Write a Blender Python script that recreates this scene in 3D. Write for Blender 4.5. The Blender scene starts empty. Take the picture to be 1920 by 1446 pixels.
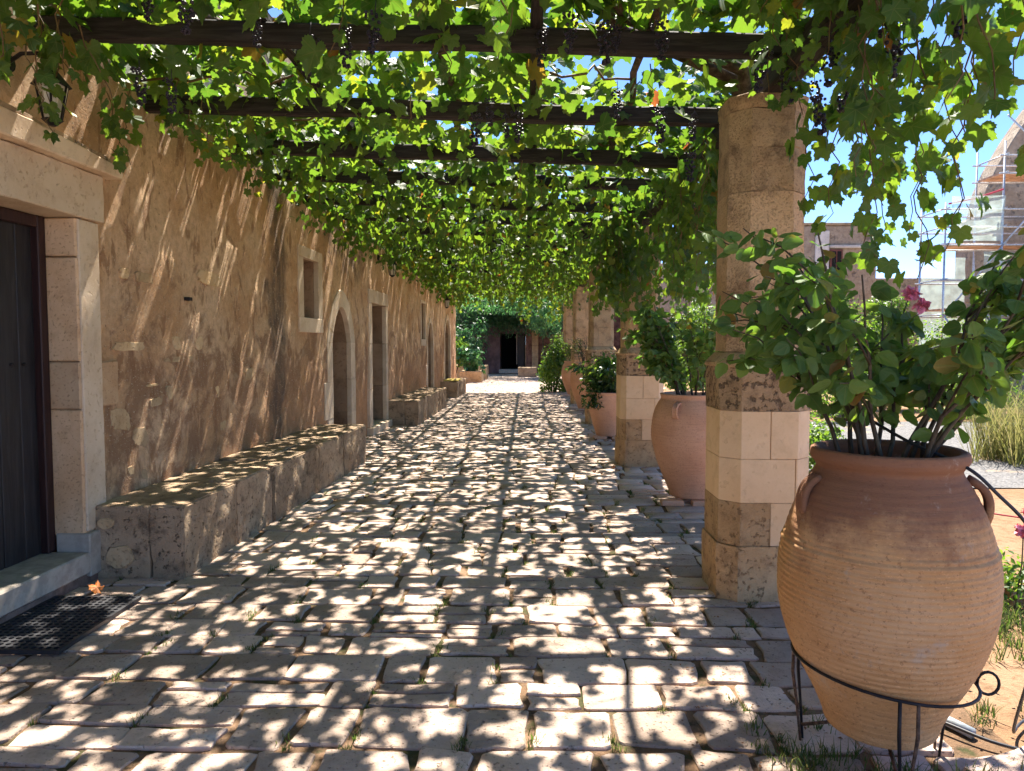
import bpy, bmesh, math, random
import numpy as np
from mathutils import Vector, Matrix, noise as mnoise

R = math.radians
rnd = random.Random(11)
rng = np.random.default_rng(11)
scene = bpy.context.scene
COL = scene.collection

# ------------------------------------------------------------------ camera, sky, sun, exposure
cam_d = bpy.data.cameras.new('camera')
cam_d.sensor_width = 36.0
cam_d.lens = 26.25
cam_d.clip_start = 0.05
cam_d.clip_end = 2000
cam = bpy.data.objects.new('camera', cam_d)
COL.objects.link(cam)
cam.location = (0, 0, 1.6)
cam.rotation_euler = (R(90 - 3.19), 0, R(1.023))
scene.camera = cam

SUN_EL, SUN_AZ = 58.0, 8.0          # azimuth clockwise from +Y (the direction of the path)
world = bpy.data.worlds.new('World')
scene.world = world
world.use_nodes = True
wn = world.node_tree
bg = wn.nodes['Background']
sky = wn.nodes.new('ShaderNodeTexSky')
sky.sky_type = 'NISHITA'
sky.sun_disc = False
sky.sun_elevation = R(SUN_EL)
sky.sun_rotation = R(SUN_AZ)
sky.air_density = 0.36
sky.dust_density = 0.0
sky.ozone_density = 6.0
wn.links.new(sky.outputs[0], bg.inputs[0])
bg.inputs[1].default_value = 0.15

sd = bpy.data.lights.new('sun', 'SUN')
sd.energy = 5.0
sd.angle = R(0.65)
sd.color = (1.0, 0.93, 0.83)
sun = bpy.data.objects.new('sun', sd)
COL.objects.link(sun)
sdir = Vector((math.sin(R(SUN_AZ)) * math.cos(R(SUN_EL)), math.cos(R(SUN_AZ)) * math.cos(R(SUN_EL)), math.sin(R(SUN_EL))))
sun.rotation_euler = sdir.to_track_quat('Z', 'Y').to_euler()

vs = scene.view_settings
vs.view_transform = 'Standard'
vs.look = 'None'
vs.exposure = 1.76
vs.gamma = 1.0
vs.use_curve_mapping = False
scene.render.engine = 'CYCLES'
scene.cycles.use_denoising = True
scene.cycles.adaptive_threshold = 0.018
scene.cycles.max_bounces = 6
scene.cycles.diffuse_bounces = 4
scene.cycles.transmission_bounces = 6
scene.cycles.sample_clamp_indirect = 8

# ------------------------------------------------------------------ helpers
def link(o, parent=None):
    COL.objects.link(o)
    if parent is not None:
        o.parent = parent
    return o

def empty(name, loc=(0, 0, 0), rz=0.0, parent=None):
    o = bpy.data.objects.new(name, None)
    o.location = loc
    o.rotation_euler = (0, 0, rz)
    o.empty_display_size = 0.1
    return link(o, parent)

def tag(o, label=None, cat=None, group=None, kind=None):
    if label: o['label'] = label
    if cat: o['category'] = cat
    if group: o['group'] = group
    if kind: o['kind'] = kind
    return o

def from_bm(name, bm, m, parent=None, smooth=False):
    me = bpy.data.meshes.new(name)
    bm.to_mesh(me)
    bm.free()
    if smooth:
        me.polygons.foreach_set('use_smooth', [True] * len(me.polygons))
        me.set_sharp_from_angle(angle=R(32))
    me.materials.append(m)
    return link(bpy.data.objects.new(name, me), parent)

def np_mesh(name, V, T, m, parent=None, smooth=True, uv=None, sharp=None):
    """V (n,3), T (k,3 or 4) arrays -> one mesh object"""
    V = np.asarray(V, np.float32); T = np.asarray(T, np.int32)
    k = T.shape[1]
    me = bpy.data.meshes.new(name)
    me.vertices.add(len(V)); me.vertices.foreach_set('co', V.ravel())
    me.loops.add(T.size); me.loops.foreach_set('vertex_index', T.ravel())
    me.polygons.add(len(T))
    me.polygons.foreach_set('loop_start', np.arange(0, T.size, k, dtype=np.int32))
    me.polygons.foreach_set('loop_total', np.full(len(T), k, np.int32))
    if smooth:
        me.polygons.foreach_set('use_smooth', np.ones(len(T), bool))
    if uv is not None:
        l = me.uv_layers.new(name='UVMap')
        l.data.foreach_set('uv', np.asarray(uv, np.float32)[T.ravel()].ravel())
    me.update(calc_edges=True)
    me.validate()
    if sharp: me.set_sharp_from_angle(angle=R(sharp))
    me.materials.append(m)
    return link(bpy.data.objects.new(name, me), parent)

def vnoise(x, y, seed=0):
    """smooth value noise on arrays, about -1..1"""
    xi = np.floor(x).astype(np.int64); yi = np.floor(y).astype(np.int64)
    fx = x - xi; fy = y - yi
    fx = fx * fx * (3 - 2 * fx); fy = fy * fy * (3 - 2 * fy)
    def h(a, b):
        n = (a * 374761393 + b * 668265263 + seed * 974711) & 0xFFFFFFFF
        n = ((n ^ (n >> 13)) * 1274126177) & 0xFFFFFFFF
        return ((n ^ (n >> 16)) & 0xFFFF) / 32767.5 - 1
    return (h(xi, yi) * (1 - fx) + h(xi + 1, yi) * fx) * (1 - fy) + (h(xi, yi + 1) * (1 - fx) + h(xi + 1, yi + 1) * fx) * fy

def fbm(x, y, seed=0, octs=4):
    s = 0; a = 1.0; t = 0
    for i in range(octs):
        s = s + a * vnoise(x * 2 ** i, y * 2 ** i, seed + i); t += a; a *= 0.5
    return s / t

def tube(name, pts, rad, m, parent=None, n=8, caps=True, smooth=True):
    """swept tube through pts; rad a number or list"""
    P = [Vector(p) for p in pts]
    rs = rad if hasattr(rad, '__len__') else [rad] * len(P)
    V = []; Fc = []
    up = Vector((0, 0, 1))
    prev = None
    for i, p in enumerate(P):
        d = (P[min(i + 1, len(P) - 1)] - P[max(i - 1, 0)]).normalized()
        if prev is None:
            a = d.cross(up)
            if a.length < 1e-3: a = d.cross(Vector((1, 0, 0)))
            a.normalize()
        else:
            a = (prev - d * prev.dot(d)).normalized()
        prev = a
        b = d.cross(a)
        for k in range(n):
            t = 2 * math.pi * k / n
            V.append(p + (a * math.cos(t) + b * math.sin(t)) * rs[i])
    for i in range(len(P) - 1):
        for k in range(n):
            Fc.append((i * n + k, i * n + (k + 1) % n, (i + 1) * n + (k + 1) % n, (i + 1) * n + k))
    if caps:
        Fc.append(tuple(range(n))[::-1]); Fc.append(tuple((len(P) - 1) * n + k for k in range(n)))
    me = bpy.data.meshes.new(name)
    me.from_pydata([tuple(v) for v in V], [], Fc)
    if smooth:
        me.polygons.foreach_set('use_smooth', [True] * len(me.polygons))
    me.materials.append(m)
    return link(bpy.data.objects.new(name, me), parent)

def wobble(p0, p1, n, amp, rr):
    a = Vector(p0); b = Vector(p1); out = []
    for i in range(n + 1):
        t = i / n
        k = math.sin(math.pi * t)
        out.append(a.lerp(b, t) + Vector((rr.uniform(-amp, amp), rr.uniform(-amp, amp), rr.uniform(-amp, amp))) * (0.3 + 0.7 * k))
    return out

def block(name, x0, x1, y0, y1, z0, z1, m, parent=None, bev=0.008, rough=0.0, cut=0.0, seed=0, segs=1, taper=None):
    """bevelled box; rough>0 breaks it up with noise on a subdivided surface"""
    bm = bmesh.new()
    bmesh.ops.create_cube(bm, size=1.0)
    for v in bm.verts:
        v.co = Vector(((x0 + x1) / 2 + v.co.x * (x1 - x0), (y0 + y1) / 2 + v.co.y * (y1 - y0), (z0 + z1) / 2 + v.co.z * (z1 - z0)))
        if taper and v.co.z > (z0 + z1) / 2: taper(v.co)
    rough_up(bm, bev, rough, cut, seed, segs)
    return from_bm(name, bm, m, parent, smooth=rough > 0)

def rough_up(bm, bev, rough, cut, seed, segs=1):
    if bev > 0:
        bmesh.ops.bevel(bm, geom=bm.edges[:], offset=bev, segments=segs, affect='EDGES', clamp_overlap=True)
    if rough > 0:
        if cut > 0:
            for _ in range(6):
                es = [e for e in bm.edges if e.calc_length() > cut * 1.6]
                if not es: break
                bmesh.ops.subdivide_edges(bm, edges=es, cuts=1, use_grid_fill=True)
            bmesh.ops.triangulate(bm, faces=[f for f in bm.faces if len(f.verts) > 4])
        bm.normal_update()
        mv = []
        for v in bm.verts:
            p = v.co * 6 + Vector((seed * 3.1, seed * 1.7, 0))
            q = v.co * 22 + Vector((seed, 0, seed * 2.2))
            mv.append(v.normal * rough * (mnoise.noise(p) * 1.0 + mnoise.noise(q) * 0.6))
        for v, d in zip(bm.verts, mv):
            v.co += d

def prism(name, poly, a0, a1, axis, m, parent=None, bev=0.006, rough=0.0, cut=0.0, seed=0, poly2=None):
    """polygon extruded along axis 'x' (poly is y,z), 'y' (x,z) or 'z' (x,y)"""
    bm = bmesh.new()
    def co(p, a):
        return {'x': (a, p[0], p[1]), 'y': (p[0], a, p[1]), 'z': (p[0], p[1], a)}[axis]
    q = poly2 or poly
    va = [bm.verts.new(co(p, a0)) for p in poly]
    vb = [bm.verts.new(co(p, a1)) for p in q]
    n = len(poly)
    bm.faces.new(va[::-1]); bm.faces.new(vb)
    for i in range(n):
        bm.faces.new((va[i], va[(i + 1) % n], vb[(i + 1) % n], vb[i]))
    bmesh.ops.recalc_face_normals(bm, faces=bm.faces[:])
    rough_up(bm, bev, rough, cut, seed)
    return from_bm(name, bm, m, parent, smooth=rough > 0)

def clip_x(poly, x, keep_left):
    out = []
    n = len(poly)
    for i in range(n):
        a = poly[i]; b = poly[(i + 1) % n]
        ia = (a[0] <= x) == keep_left; ib = (b[0] <= x) == keep_left
        if ia: out.append(a)
        if ia != ib:
            t = (x - a[0]) / (b[0] - a[0])
            out.append((x, a[1] + t * (b[1] - a[1])))
    return out

def lathe(name, prof, segs, m, parent=None, ridge=None, wob=0.0, seed=0):
    V = []; T = []
    n = len(prof)
    th = np.linspace(0, 2 * np.pi, segs, endpoint=False)
    for i, (r, z) in enumerate(prof):
        rr = r + (ridge(z, i) if ridge else 0)
        w = 1 + wob * vnoise(np.cos(th) * 1.5 + seed, np.sin(th) * 1.5 + z * 3, seed)
        V.append(np.stack([np.cos(th) * rr * w, np.sin(th) * rr * w, np.full(segs, z)], 1))
    V = np.concatenate(V)
    for i in range(n - 1):
        k = np.arange(segs); k2 = (k + 1) % segs
        T.append(np.stack([i * segs + k, i * segs + k2, (i + 1) * segs + k2, (i + 1) * segs + k], 1))
    return np_mesh(name, V, np.concatenate(T), m, parent)

def interp_prof(keys, step):
    """keys [(r,z)] -> smooth dense profile (Catmull-Rom over z)"""
    out = []
    for i in range(len(keys) - 1):
        p0 = keys[max(i - 1, 0)]; p1 = keys[i]; p2 = keys[i + 1]; p3 = keys[min(i + 2, len(keys) - 1)]
        L = math.hypot(p2[0] - p1[0], p2[1] - p1[1])
        k = max(1, int(L / step))
        for j in range(k):
            t = j / k
            f = lambda a, b, c, d: 0.5 * (2 * b + (c - a) * t + (2 * a - 5 * b + 4 * c - d) * t * t + (3 * b - a - 3 * c + d) * t ** 3)
            out.append((f(p0[0], p1[0], p2[0], p3[0]), f(p0[1], p1[1], p2[1], p3[1])))
    out.append(keys[-1])
    return out

# ------------------------------------------------------------------ material helpers
class Mat:
    def __init__(s, name):
        s.m = bpy.data.materials.new(name); s.m.use_nodes = True
        s.nt = s.m.node_tree; s.nt.nodes.clear()
        s.tc = s.nt.nodes.new('ShaderNodeTexCoord')
        s.obj = s.tc.outputs['Object']
    def node(s, t, ins=None, **props):
        n = s.nt.nodes.new('ShaderNode' + t)
        for k, v in props.items(): setattr(n, k, v)
        for k, v in (ins or {}).items():
            sk = n.inputs[k]
            if isinstance(v, bpy.types.NodeSocket): s.nt.links.new(v, sk)
            else: sk.default_value = (*v, 1.0) if (isinstance(v, tuple) and len(v) == 3 and sk.type == 'RGBA') else v
        return n
    def noise(s, scale, detail=4, rough=0.55, vec=None, dist=0.0):
        return s.node('TexNoise', {'Vector': vec or s.obj, 'Scale': scale, 'Detail': detail, 'Roughness': rough, 'Distortion': dist}).outputs['Fac']
    def vor(s, scale, vec=None, feature='F1'):
        return s.node('TexVoronoi', {'Vector': vec or s.obj, 'Scale': scale}, feature=feature).outputs['Distance']
    def stretch(s, sx, sy, sz, vec=None):
        return s.node('Mapping', {'Vector': vec or s.obj, 'Scale': (sx, sy, sz)}).outputs[0]
    def ramp(s, fac, lo, hi, a=0.0, b=1.0):
        return s.node('MapRange', {'Value': fac, 'From Min': lo, 'From Max': hi, 'To Min': a, 'To Max': b}, interpolation_type='SMOOTHSTEP').outputs[0]
    def mix(s, f, a, b, mode='MIX'):
        n = s.node('Mix', data_type='RGBA', blend_type=mode)
        for i, v in ((0, f), (6, a), (7, b)):
            if isinstance(v, bpy.types.NodeSocket): s.nt.links.new(v, n.inputs[i])
            else: n.inputs[i].default_value = (*v, 1.0) if isinstance(v, tuple) else v
        return n.outputs[2]
    def math(s, op, a, b=0.0):
        return s.node('Math', {0: a, 1: b}, operation=op).outputs[0]
    def xyz(s, vec=None):
        n = s.node('SeparateXYZ', {0: vec or s.obj}); return n.outputs
    def bump(s, h, strength, dist, prev=None):
        ins = {'Height': h, 'Strength': strength, 'Distance': dist}
        if prev is not None: ins['Normal'] = prev
        return s.node('Bump', ins).outputs[0]
    def out(s, col, rough=0.8, normal=None, spec=0.3, metal=0.0):
        ins = {'Base Color': col, 'Roughness': rough, 'Metallic': metal, 'Specular IOR Level': spec}
        if normal is not None: ins['Normal'] = normal
        p = s.node('BsdfPrincipled', ins)
        o = s.node('OutputMaterial', {0: p.outputs[0]})
        s.p = p
        return s.m

def stone_mat(name, a, b, dark, pit=40, pit_amt=0.5, bumpd=0.012, stain=0.5, var=0.25, island=False, pt=0.58):
    g = Mat(name)
    n1 = g.noise(2.2, 5, 0.6)
    c = g.mix(g.ramp(n1, 0.35, 0.65), a, b)
    n2 = g.noise(7, 6, 0.7)
    c = g.mix(g.math('MULTIPLY', g.ramp(n2, 0.46, 0.76), stain), c, dark)
    n3 = g.noise(pit, 3, 0.6)
    pits = g.ramp(n3, pt, pt + 0.09)
    c = g.mix(g.math('MULTIPLY', pits, pit_amt), c, dark)
    c = g.mix(g.ramp(g.noise(110, 2), 0.3, 0.7, 0.0, 0.25), c, b)
    rv = g.node('NewGeometry').outputs['Random Per Island'] if island else g.node('ObjectInfo').outputs['Random']
    c = g.mix(1.0, c, g.node('CombineColor', {i: g.ramp(rv, 0, 1, 1 - var, 1 + var * 0.35) for i in range(3)}).outputs[0], 'MULTIPLY')
    h = g.math('ADD', g.math('MULTIPLY', n2, 1.0), g.math('MULTIPLY', pits, -0.7))
    h = g.math('ADD', h, g.math('MULTIPLY', g.noise(60, 4, 0.7), 0.5))
    return g.out(c, 0.88, g.bump(h, 0.7, bumpd), 0.2)

M = {}
M['paving'] = stone_mat('paving_limestone', (0.52, 0.385, 0.295), (0.63, 0.485, 0.385), (0.14, 0.095, 0.065), pit=48, pit_amt=0.7, bumpd=0.022, stain=0.45, var=0.36, pt=0.60)
M['paving_far'] = stone_mat('paving_limestone_distant', (0.52, 0.385, 0.295), (0.63, 0.485, 0.385), (0.14, 0.095, 0.065), pit=30, pit_amt=0.4, bumpd=0.008, stain=0.25, var=0.3, island=True)
M['bench'] = stone_mat('bench_stone', (0.37, 0.25, 0.15), (0.54, 0.39, 0.25), (0.075, 0.052, 0.036), pit=30, pit_amt=0.8, bumpd=0.05, stain=1.0, var=0.2)
M['old'] = stone_mat('old_limestone', (0.56, 0.35, 0.17), (0.66, 0.46, 0.26), (0.20, 0.115, 0.06), pit=30, pit_amt=0.7, bumpd=0.045, stain=0.75, var=0.15, pt=0.57)
M['pitted'] = stone_mat('pitted_limestone', (0.42, 0.27, 0.145), (0.58, 0.41, 0.24), (0.085, 0.055, 0.035), pit=24, pit_amt=0.9, bumpd=0.06, stain=0.9, var=0.15, pt=0.52)
M['shaft'] = stone_mat('shaft_limestone', (0.55, 0.345, 0.175), (0.69, 0.475, 0.275), (0.15, 0.09, 0.055), pit=75, pit_amt=0.35, bumpd=0.05, stain=0.9, var=0.18, pt=0.55)
M['cream'] = stone_mat('cream_limestone', (0.73, 0.50, 0.285), (0.79, 0.575, 0.355), (0.44, 0.28, 0.14), pit=18, pit_amt=0.2, bumpd=0.004, stain=0.4, var=0.10)
M['trim'] = stone_mat('pale_trim_stone', (0.63, 0.465, 0.31), (0.72, 0.57, 0.41), (0.32, 0.19, 0.11), pit=30, pit_amt=0.3, bumpd=0.006, stain=0.4, var=0.15)
M['jamb'] = stone_mat('door_jamb_stone', (0.60, 0.36, 0.19), (0.70, 0.48, 0.29), (0.28, 0.14, 0.07), pit=60, pit_amt=0.5, bumpd=0.010, stain=0.5, var=0.18)
M['reveal'] = stone_mat('shaded_brown_reveal_stone', (0.30, 0.185, 0.11), (0.40, 0.265, 0.165), (0.12, 0.07, 0.04), pit=30, pit_amt=0.4, bumpd=0.012, stain=0.6, var=0.2)  # brown stone, its colour darkened to paint the shade of deep recesses
M['rubble'] = stone_mat('exposed_rubble_stone', (0.56, 0.37, 0.19), (0.66, 0.48, 0.29), (0.30, 0.165, 0.08), pit=45, pit_amt=0.5, bumpd=0.015, stain=0.5, var=0.3)
M['farstone'] = stone_mat('far_building_stone', (0.33, 0.255, 0.185), (0.44, 0.36, 0.27), (0.11, 0.085, 0.07), pit=2.5, pit_amt=0.7, bumpd=0.08, stain=0.9, var=0.1)
M['white_stone'] = stone_mat('whitened_stone', (0.55, 0.52, 0.48), (0.68, 0.65, 0.60), (0.2, 0.19, 0.18), pit=4, pit_amt=0.4, bumpd=0.03, stain=0.5, var=0.1)

def plaster():
    g = Mat('ochre_plaster')
    x, y, z = g.xyz()
    warp = g.noise(1.1, 5, 0.6)
    c = g.mix(g.ramp(warp, 0.38, 0.62), (0.60, 0.355, 0.185), (0.76, 0.525, 0.325))
    n2 = g.noise(2.6, 6, 0.68, dist=0.6)
    low = g.ramp(z, 2.6, 0.9, 0.0, 0.16)                     # patches of brown render, commoner low on the wall
    c = g.mix(g.math('MULTIPLY', g.ramp(g.math('ADD', n2, low), 0.56, 0.70), 0.85), c, (0.29, 0.165, 0.098))
    # vertical flake marks in the upper render
    n3 = g.noise(5, 4, 0.6, vec=g.stretch(1, 1.6, 0.6), dist=0.4)
    c = g.mix(g.math('MULTIPLY', g.ramp(n3, 0.57, 0.63), 0.7), c, (0.29, 0.15, 0.078))
    n4 = g.noise(3.6, 5, 0.65, vec=g.node('Mapping', {'Vector': g.obj, 'Location': (3, 7, 1)}).outputs[0])
    c = g.mix(g.math('MULTIPLY', g.ramp(n4, 0.60, 0.70), 0.4), c, (0.60, 0.45, 0.29))
    # red-orange render at the foot of the wall, away from the near end
    foot = g.math('MULTIPLY', g.ramp(g.math('ADD', z, g.math('MULTIPLY', n2, 1.2)), 2.2, 1.0), g.ramp(y, 6.0, 9.5))
    c = g.mix(g.math('MULTIPLY', foot, 0.75), c, (0.56, 0.29, 0.14))
    # water stain running down the wall
    wob = g.math('MULTIPLY', g.math('SUBTRACT', g.noise(1.3, 4, 0.6), 0.5), 1.1)
    d = g.math('ABSOLUTE', g.math('SUBTRACT', g.math('ADD', y, wob), 8.62))
    st = g.math('MULTIPLY', g.ramp(d, 0.36, 0.12), g.ramp(g.noise(9, 4, 0.7, vec=g.stretch(1, 1, 0.25)), 0.30, 0.60, 0.45, 1.0))
    d2 = g.math('ABSOLUTE', g.math('SUBTRACT', g.math('ADD', y, wob), 11.6))
    st2 = g.math('MULTIPLY', g.math('MULTIPLY', g.ramp(d2, 1.5, 0.7), g.ramp(z, 2.45, 2.8)), g.ramp(n4, 0.42, 0.58))
    st = g.math('MAXIMUM', g.math('MULTIPLY', st, 0.9), g.math('MULTIPLY', st2, 0.75))
    c = g.mix(st, c, (0.105, 0.085, 0.070))
    c = g.mix(g.ramp(g.noise(16, 6, 0.75), 0.35, 0.70, 0.0, 0.45), c, (0.33, 0.185, 0.095))
    # specks of lime and straw
    sp = g.ramp(g.noise(38, 2, 0.5, vec=g.stretch(1, 1, 1.9)), 0.645, 0.69)
    c = g.mix(g.math('MULTIPLY', sp, 0.7), c, (0.66, 0.52, 0.37))
    dk = g.ramp(g.noise(45, 2, 0.5, vec=g.node('Mapping', {'Vector': g.obj, 'Location': (9, 2, 4)}).outputs[0]), 0.69, 0.73)
    c = g.mix(g.math('MULTIPLY', dk, 0.6), c, (0.12, 0.07, 0.04))
    h = g.math('ADD', g.math('MULTIPLY', n2, -0.8), g.math('MULTIPLY', g.noise(26, 6, 0.75), 1.0))
    h = g.math('ADD', h, g.math('MULTIPLY', sp, 0.4))
    h = g.math('ADD', h, g.math('MULTIPLY', dk, -0.5))
    h = g.math('ADD', h, g.math('MULTIPLY', n3, -0.5))
    return g.out(c, 0.92, g.bump(h, 0.9, 0.03), 0.15)
M['plaster'] = plaster()

def soil_mat(name, a, b, dark, green=None):
    g = Mat(name)
    c = g.mix(g.ramp(g.noise(1.3, 5), 0.35, 0.65), a, b)
    c = g.mix(g.ramp(g.noise(14, 5, 0.7), 0.45, 0.7), c, dark)
    c = g.mix(g.ramp(g.noise(90, 3, 0.6), 0.55, 0.7, 0, 0.6), c, b)
    if green: c = g.mix(g.ramp(g.noise(3.5, 4, 0.6), 0.52, 0.62, 0, 0.8), c, green)
    h = g.math('ADD', g.noise(16, 5, 0.7), g.math('MULTIPLY', g.noise(80, 4, 0.7), 0.6))
    return g.out(c, 0.95, g.bump(h, 0.8, 0.02), 0.1)
M['joint'] = soil_mat('joint_soil', (0.17, 0.105, 0.062), (0.27, 0.17, 0.105), (0.075, 0.055, 0.035), (0.055, 0.065, 0.025))
M['dirt'] = soil_mat('orange_dirt', (0.28, 0.165, 0.09), (0.34, 0.215, 0.13), (0.19, 0.11, 0.06), None)
M['ground'] = soil_mat('dry_ground', (0.40, 0.27, 0.16), (0.47, 0.34, 0.22), (0.25, 0.16, 0.09), (0.10, 0.12, 0.04))

def gravel_mat():
    g = Mat('grey_gravel')
    v = g.node('TexVoronoi', {'Vector': g.obj, 'Scale': 34.0})
    c = g.mix(v.outputs['Color'], (0.12, 0.115, 0.11), (0.28, 0.27, 0.26))
    c = g.mix(g.ramp(g.noise(1.2, 4), 0.56, 0.68), c, (0.44, 0.31, 0.2))
    return g.out(c, 0.9, g.bump(v.outputs['Distance'], 0.9, -0.03), 0.2)
M['gravel'] = gravel_mat()
M['bounce_gravel'] = soil_mat('pale_bounce_gravel', (0.58, 0.50, 0.41), (0.66, 0.58, 0.49), (0.46, 0.38, 0.30), None)

def terracotta(name, a, b, dark, stain_z=None):
    g = Mat(name)
    x, y, z = g.xyz()
    c = g.mix(g.ramp(g.noise(3, 5, 0.6), 0.35, 0.65), a, b)
    band = g.noise(34, 4, 0.65, vec=g.stretch(0.16, 0.16, 2.6))
    c = g.mix(g.ramp(band, 0.50, 0.70, 0, 0.28), c, dark)
    c = g.mix(g.ramp(g.noise(60, 4, 0.75), 0.55, 0.66, 0, 0.65), c, dark)
    c = g.mix(g.ramp(g.noise(70, 3, 0.7, vec=g.stretch(1, 1, 2.5)), 0.58, 0.68, 0, 0.4), c, tuple(min(1, v * 1.45) for v in b))
    if stain_z:
        s = g.ramp(g.math('ADD', z, g.math('MULTIPLY', g.math('SUBTRACT', g.noise(4, 5, 0.65), 0.5), 0.6)), stain_z - 0.05, stain_z + 0.14)
        c = g.mix(g.math('MULTIPLY', s, 0.85), c, (0.20, 0.085, 0.05))
        c = g.mix(g.math('MULTIPLY', g.ramp(g.noise(7, 5, 0.7), 0.58, 0.7), 0.5), c, (0.50, 0.40, 0.30))
    h = g.math('ADD', g.math('MULTIPLY', band, 0.7), g.math('MULTIPLY', g.noise(90, 4, 0.7), 0.5))
    return g.out(c, 0.85, g.bump(h, 0.6, 0.008), 0.25)
M['jar_old'] = terracotta('weathered_terracotta', (0.56, 0.30, 0.12), (0.63, 0.375, 0.18), (0.26, 0.125, 0.055), 0.91)
M['jar_new'] = terracotta('pink_terracotta', (0.60, 0.325, 0.19), (0.66, 0.38, 0.235), (0.36, 0.17, 0.10))

def wood_mat(name, a, b, rough=0.8, bumpd=0.006, sc=(14, 1.2, 14)):
    g = Mat(name)
    n = g.noise(3, 5, 0.65, vec=g.stretch(*sc), dist=0.5)
    c = g.mix(g.ramp(n, 0.35, 0.68), a, b)
    return g.out(c, rough, g.bump(n, 0.7, bumpd), 0.3)
M['beam'] = wood_mat('dark_beam_wood', (0.020, 0.015, 0.014), (0.050, 0.040, 0.037), 0.75, 0.008, (1.2, 14, 14))
M['rail'] = wood_mat('dark_rail_wood', (0.020, 0.015, 0.014), (0.050, 0.040, 0.037), 0.75, 0.008, (14, 1.2, 14))
M['brown_beam'] = wood_mat('brown_beam_wood', (0.14, 0.085, 0.05), (0.24, 0.155, 0.095), 0.8, 0.008, (14, 1.2, 14))
M['door'] = wood_mat('dark_door_wood', (0.016, 0.014, 0.015), (0.034, 0.030, 0.030), 0.45, 0.003, (10, 10, 0.8))
M['door_frame'] = wood_mat('red_brown_frame_wood', (0.024, 0.010, 0.010), (0.045, 0.019, 0.016), 0.5, 0.003, (10, 10, 0.8))
M['bark'] = wood_mat('vine_bark', (0.055, 0.036, 0.025), (0.16, 0.11, 0.075), 0.9, 0.02, (6, 6, 6))
M['stem'] = wood_mat('rose_stem', (0.045, 0.03, 0.02), (0.11, 0.085, 0.05), 0.7, 0.003, (10, 10, 3))
M['cane'] = wood_mat('young_cane', (0.14, 0.075, 0.04), (0.20, 0.15, 0.06), 0.7, 0.003, (10, 10, 3))

def plain(name, col, rough=0.6, metal=0.0, spec=0.3, n=0.2, sc=20, bumpd=0.002):
    g = Mat(name)
    k = g.noise(sc, 4, 0.65)
    c = g.mix(g.ramp(k, 0.35, 0.65), tuple(v * (1 - n) for v in col), tuple(min(1, v * (1 + n)) for v in col))
    return g.out(c, rough, g.bump(k, 0.5, bumpd), spec, metal)
M['iron'] = plain('dark_iron', (0.03, 0.027, 0.028), 0.55, 0.6)
M['rust'] = plain('rusty_iron', (0.12, 0.075, 0.05), 0.8, 0.2, n=0.5, sc=50)
M['black'] = plain('black_rubber', (0.022, 0.022, 0.026), 0.5, 0.0, 0.5)
M['lamp_glass'] = plain('milky_lamp_glass', (0.62, 0.56, 0.45), 0.25, 0, 0.5, 0.05)
M['steel'] = plain('galvanised_steel', (0.50, 0.52, 0.54), 0.4, 0.7)
M['deck'] = plain('scaffold_plank', (0.52, 0.33, 0.22), 0.8, n=0.3, sc=6)
M['red'] = plain('red_rope', (0.5, 0.06, 0.08), 0.6)
M['grey_pipe'] = plain('grey_pipe', (0.42, 0.46, 0.46), 0.4)
M['yellow'] = plain('yellow_plastic', (0.62, 0.45, 0.06), 0.5)
M['orange_leaf'] = plain('dry_orange_leaf', (0.62, 0.20, 0.04), 0.6, n=0.4)
M['brown_leaf'] = plain('dry_brown_leaf', (0.26, 0.12, 0.05), 0.8, n=0.4)
M['grape'] = plain('dark_grape', (0.022, 0.016, 0.035), 0.45, 0, 0.4, 0.4)
M['petal'] = plain('pink_petal', (0.75, 0.22, 0.30), 0.6, n=0.35, sc=60)
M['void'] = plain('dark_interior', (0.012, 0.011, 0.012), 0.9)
M['dark_render'] = plain('dark_purple_render', (0.12, 0.075, 0.072), 0.9, n=0.35, sc=2, bumpd=0.01)
M['red_render'] = plain('worn_red_render', (0.19, 0.095, 0.068), 0.9, n=0.4, sc=3, bumpd=0.01)
M['wood_red'] = plain('red_brown_window_wood', (0.16, 0.06, 0.045), 0.7)
M['concrete'] = plain('grey_concrete', (0.40, 0.345, 0.285), 0.85, n=0.15, sc=12)
M['plum_concrete'] = plain('brown_washed_render', (0.20, 0.135, 0.105), 0.9, n=0.25, sc=14, bumpd=0.006)

def net_mat():
    g = Mat('pale_green_netting')
    d = g.node('BsdfDiffuse', {'Color': (0.55, 0.68, 0.62)})
    t = g.node('BsdfTranslucent', {'Color': (0.55, 0.68, 0.62)})
    a = g.node('MixShader', {0: 0.5, 1: d.outputs[0], 2: t.outputs[0]})
    tr = g.node('BsdfTransparent')
    fac = g.ramp(g.noise(3, 3), 0.3, 0.7, 0.35, 0.65)
    o = g.node('MixShader', {0: fac, 1: tr.outputs[0], 2: a.outputs[0]})
    g.node('OutputMaterial', {0: o.outputs[0]})
    return g.m
M['net'] = net_mat()

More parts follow.
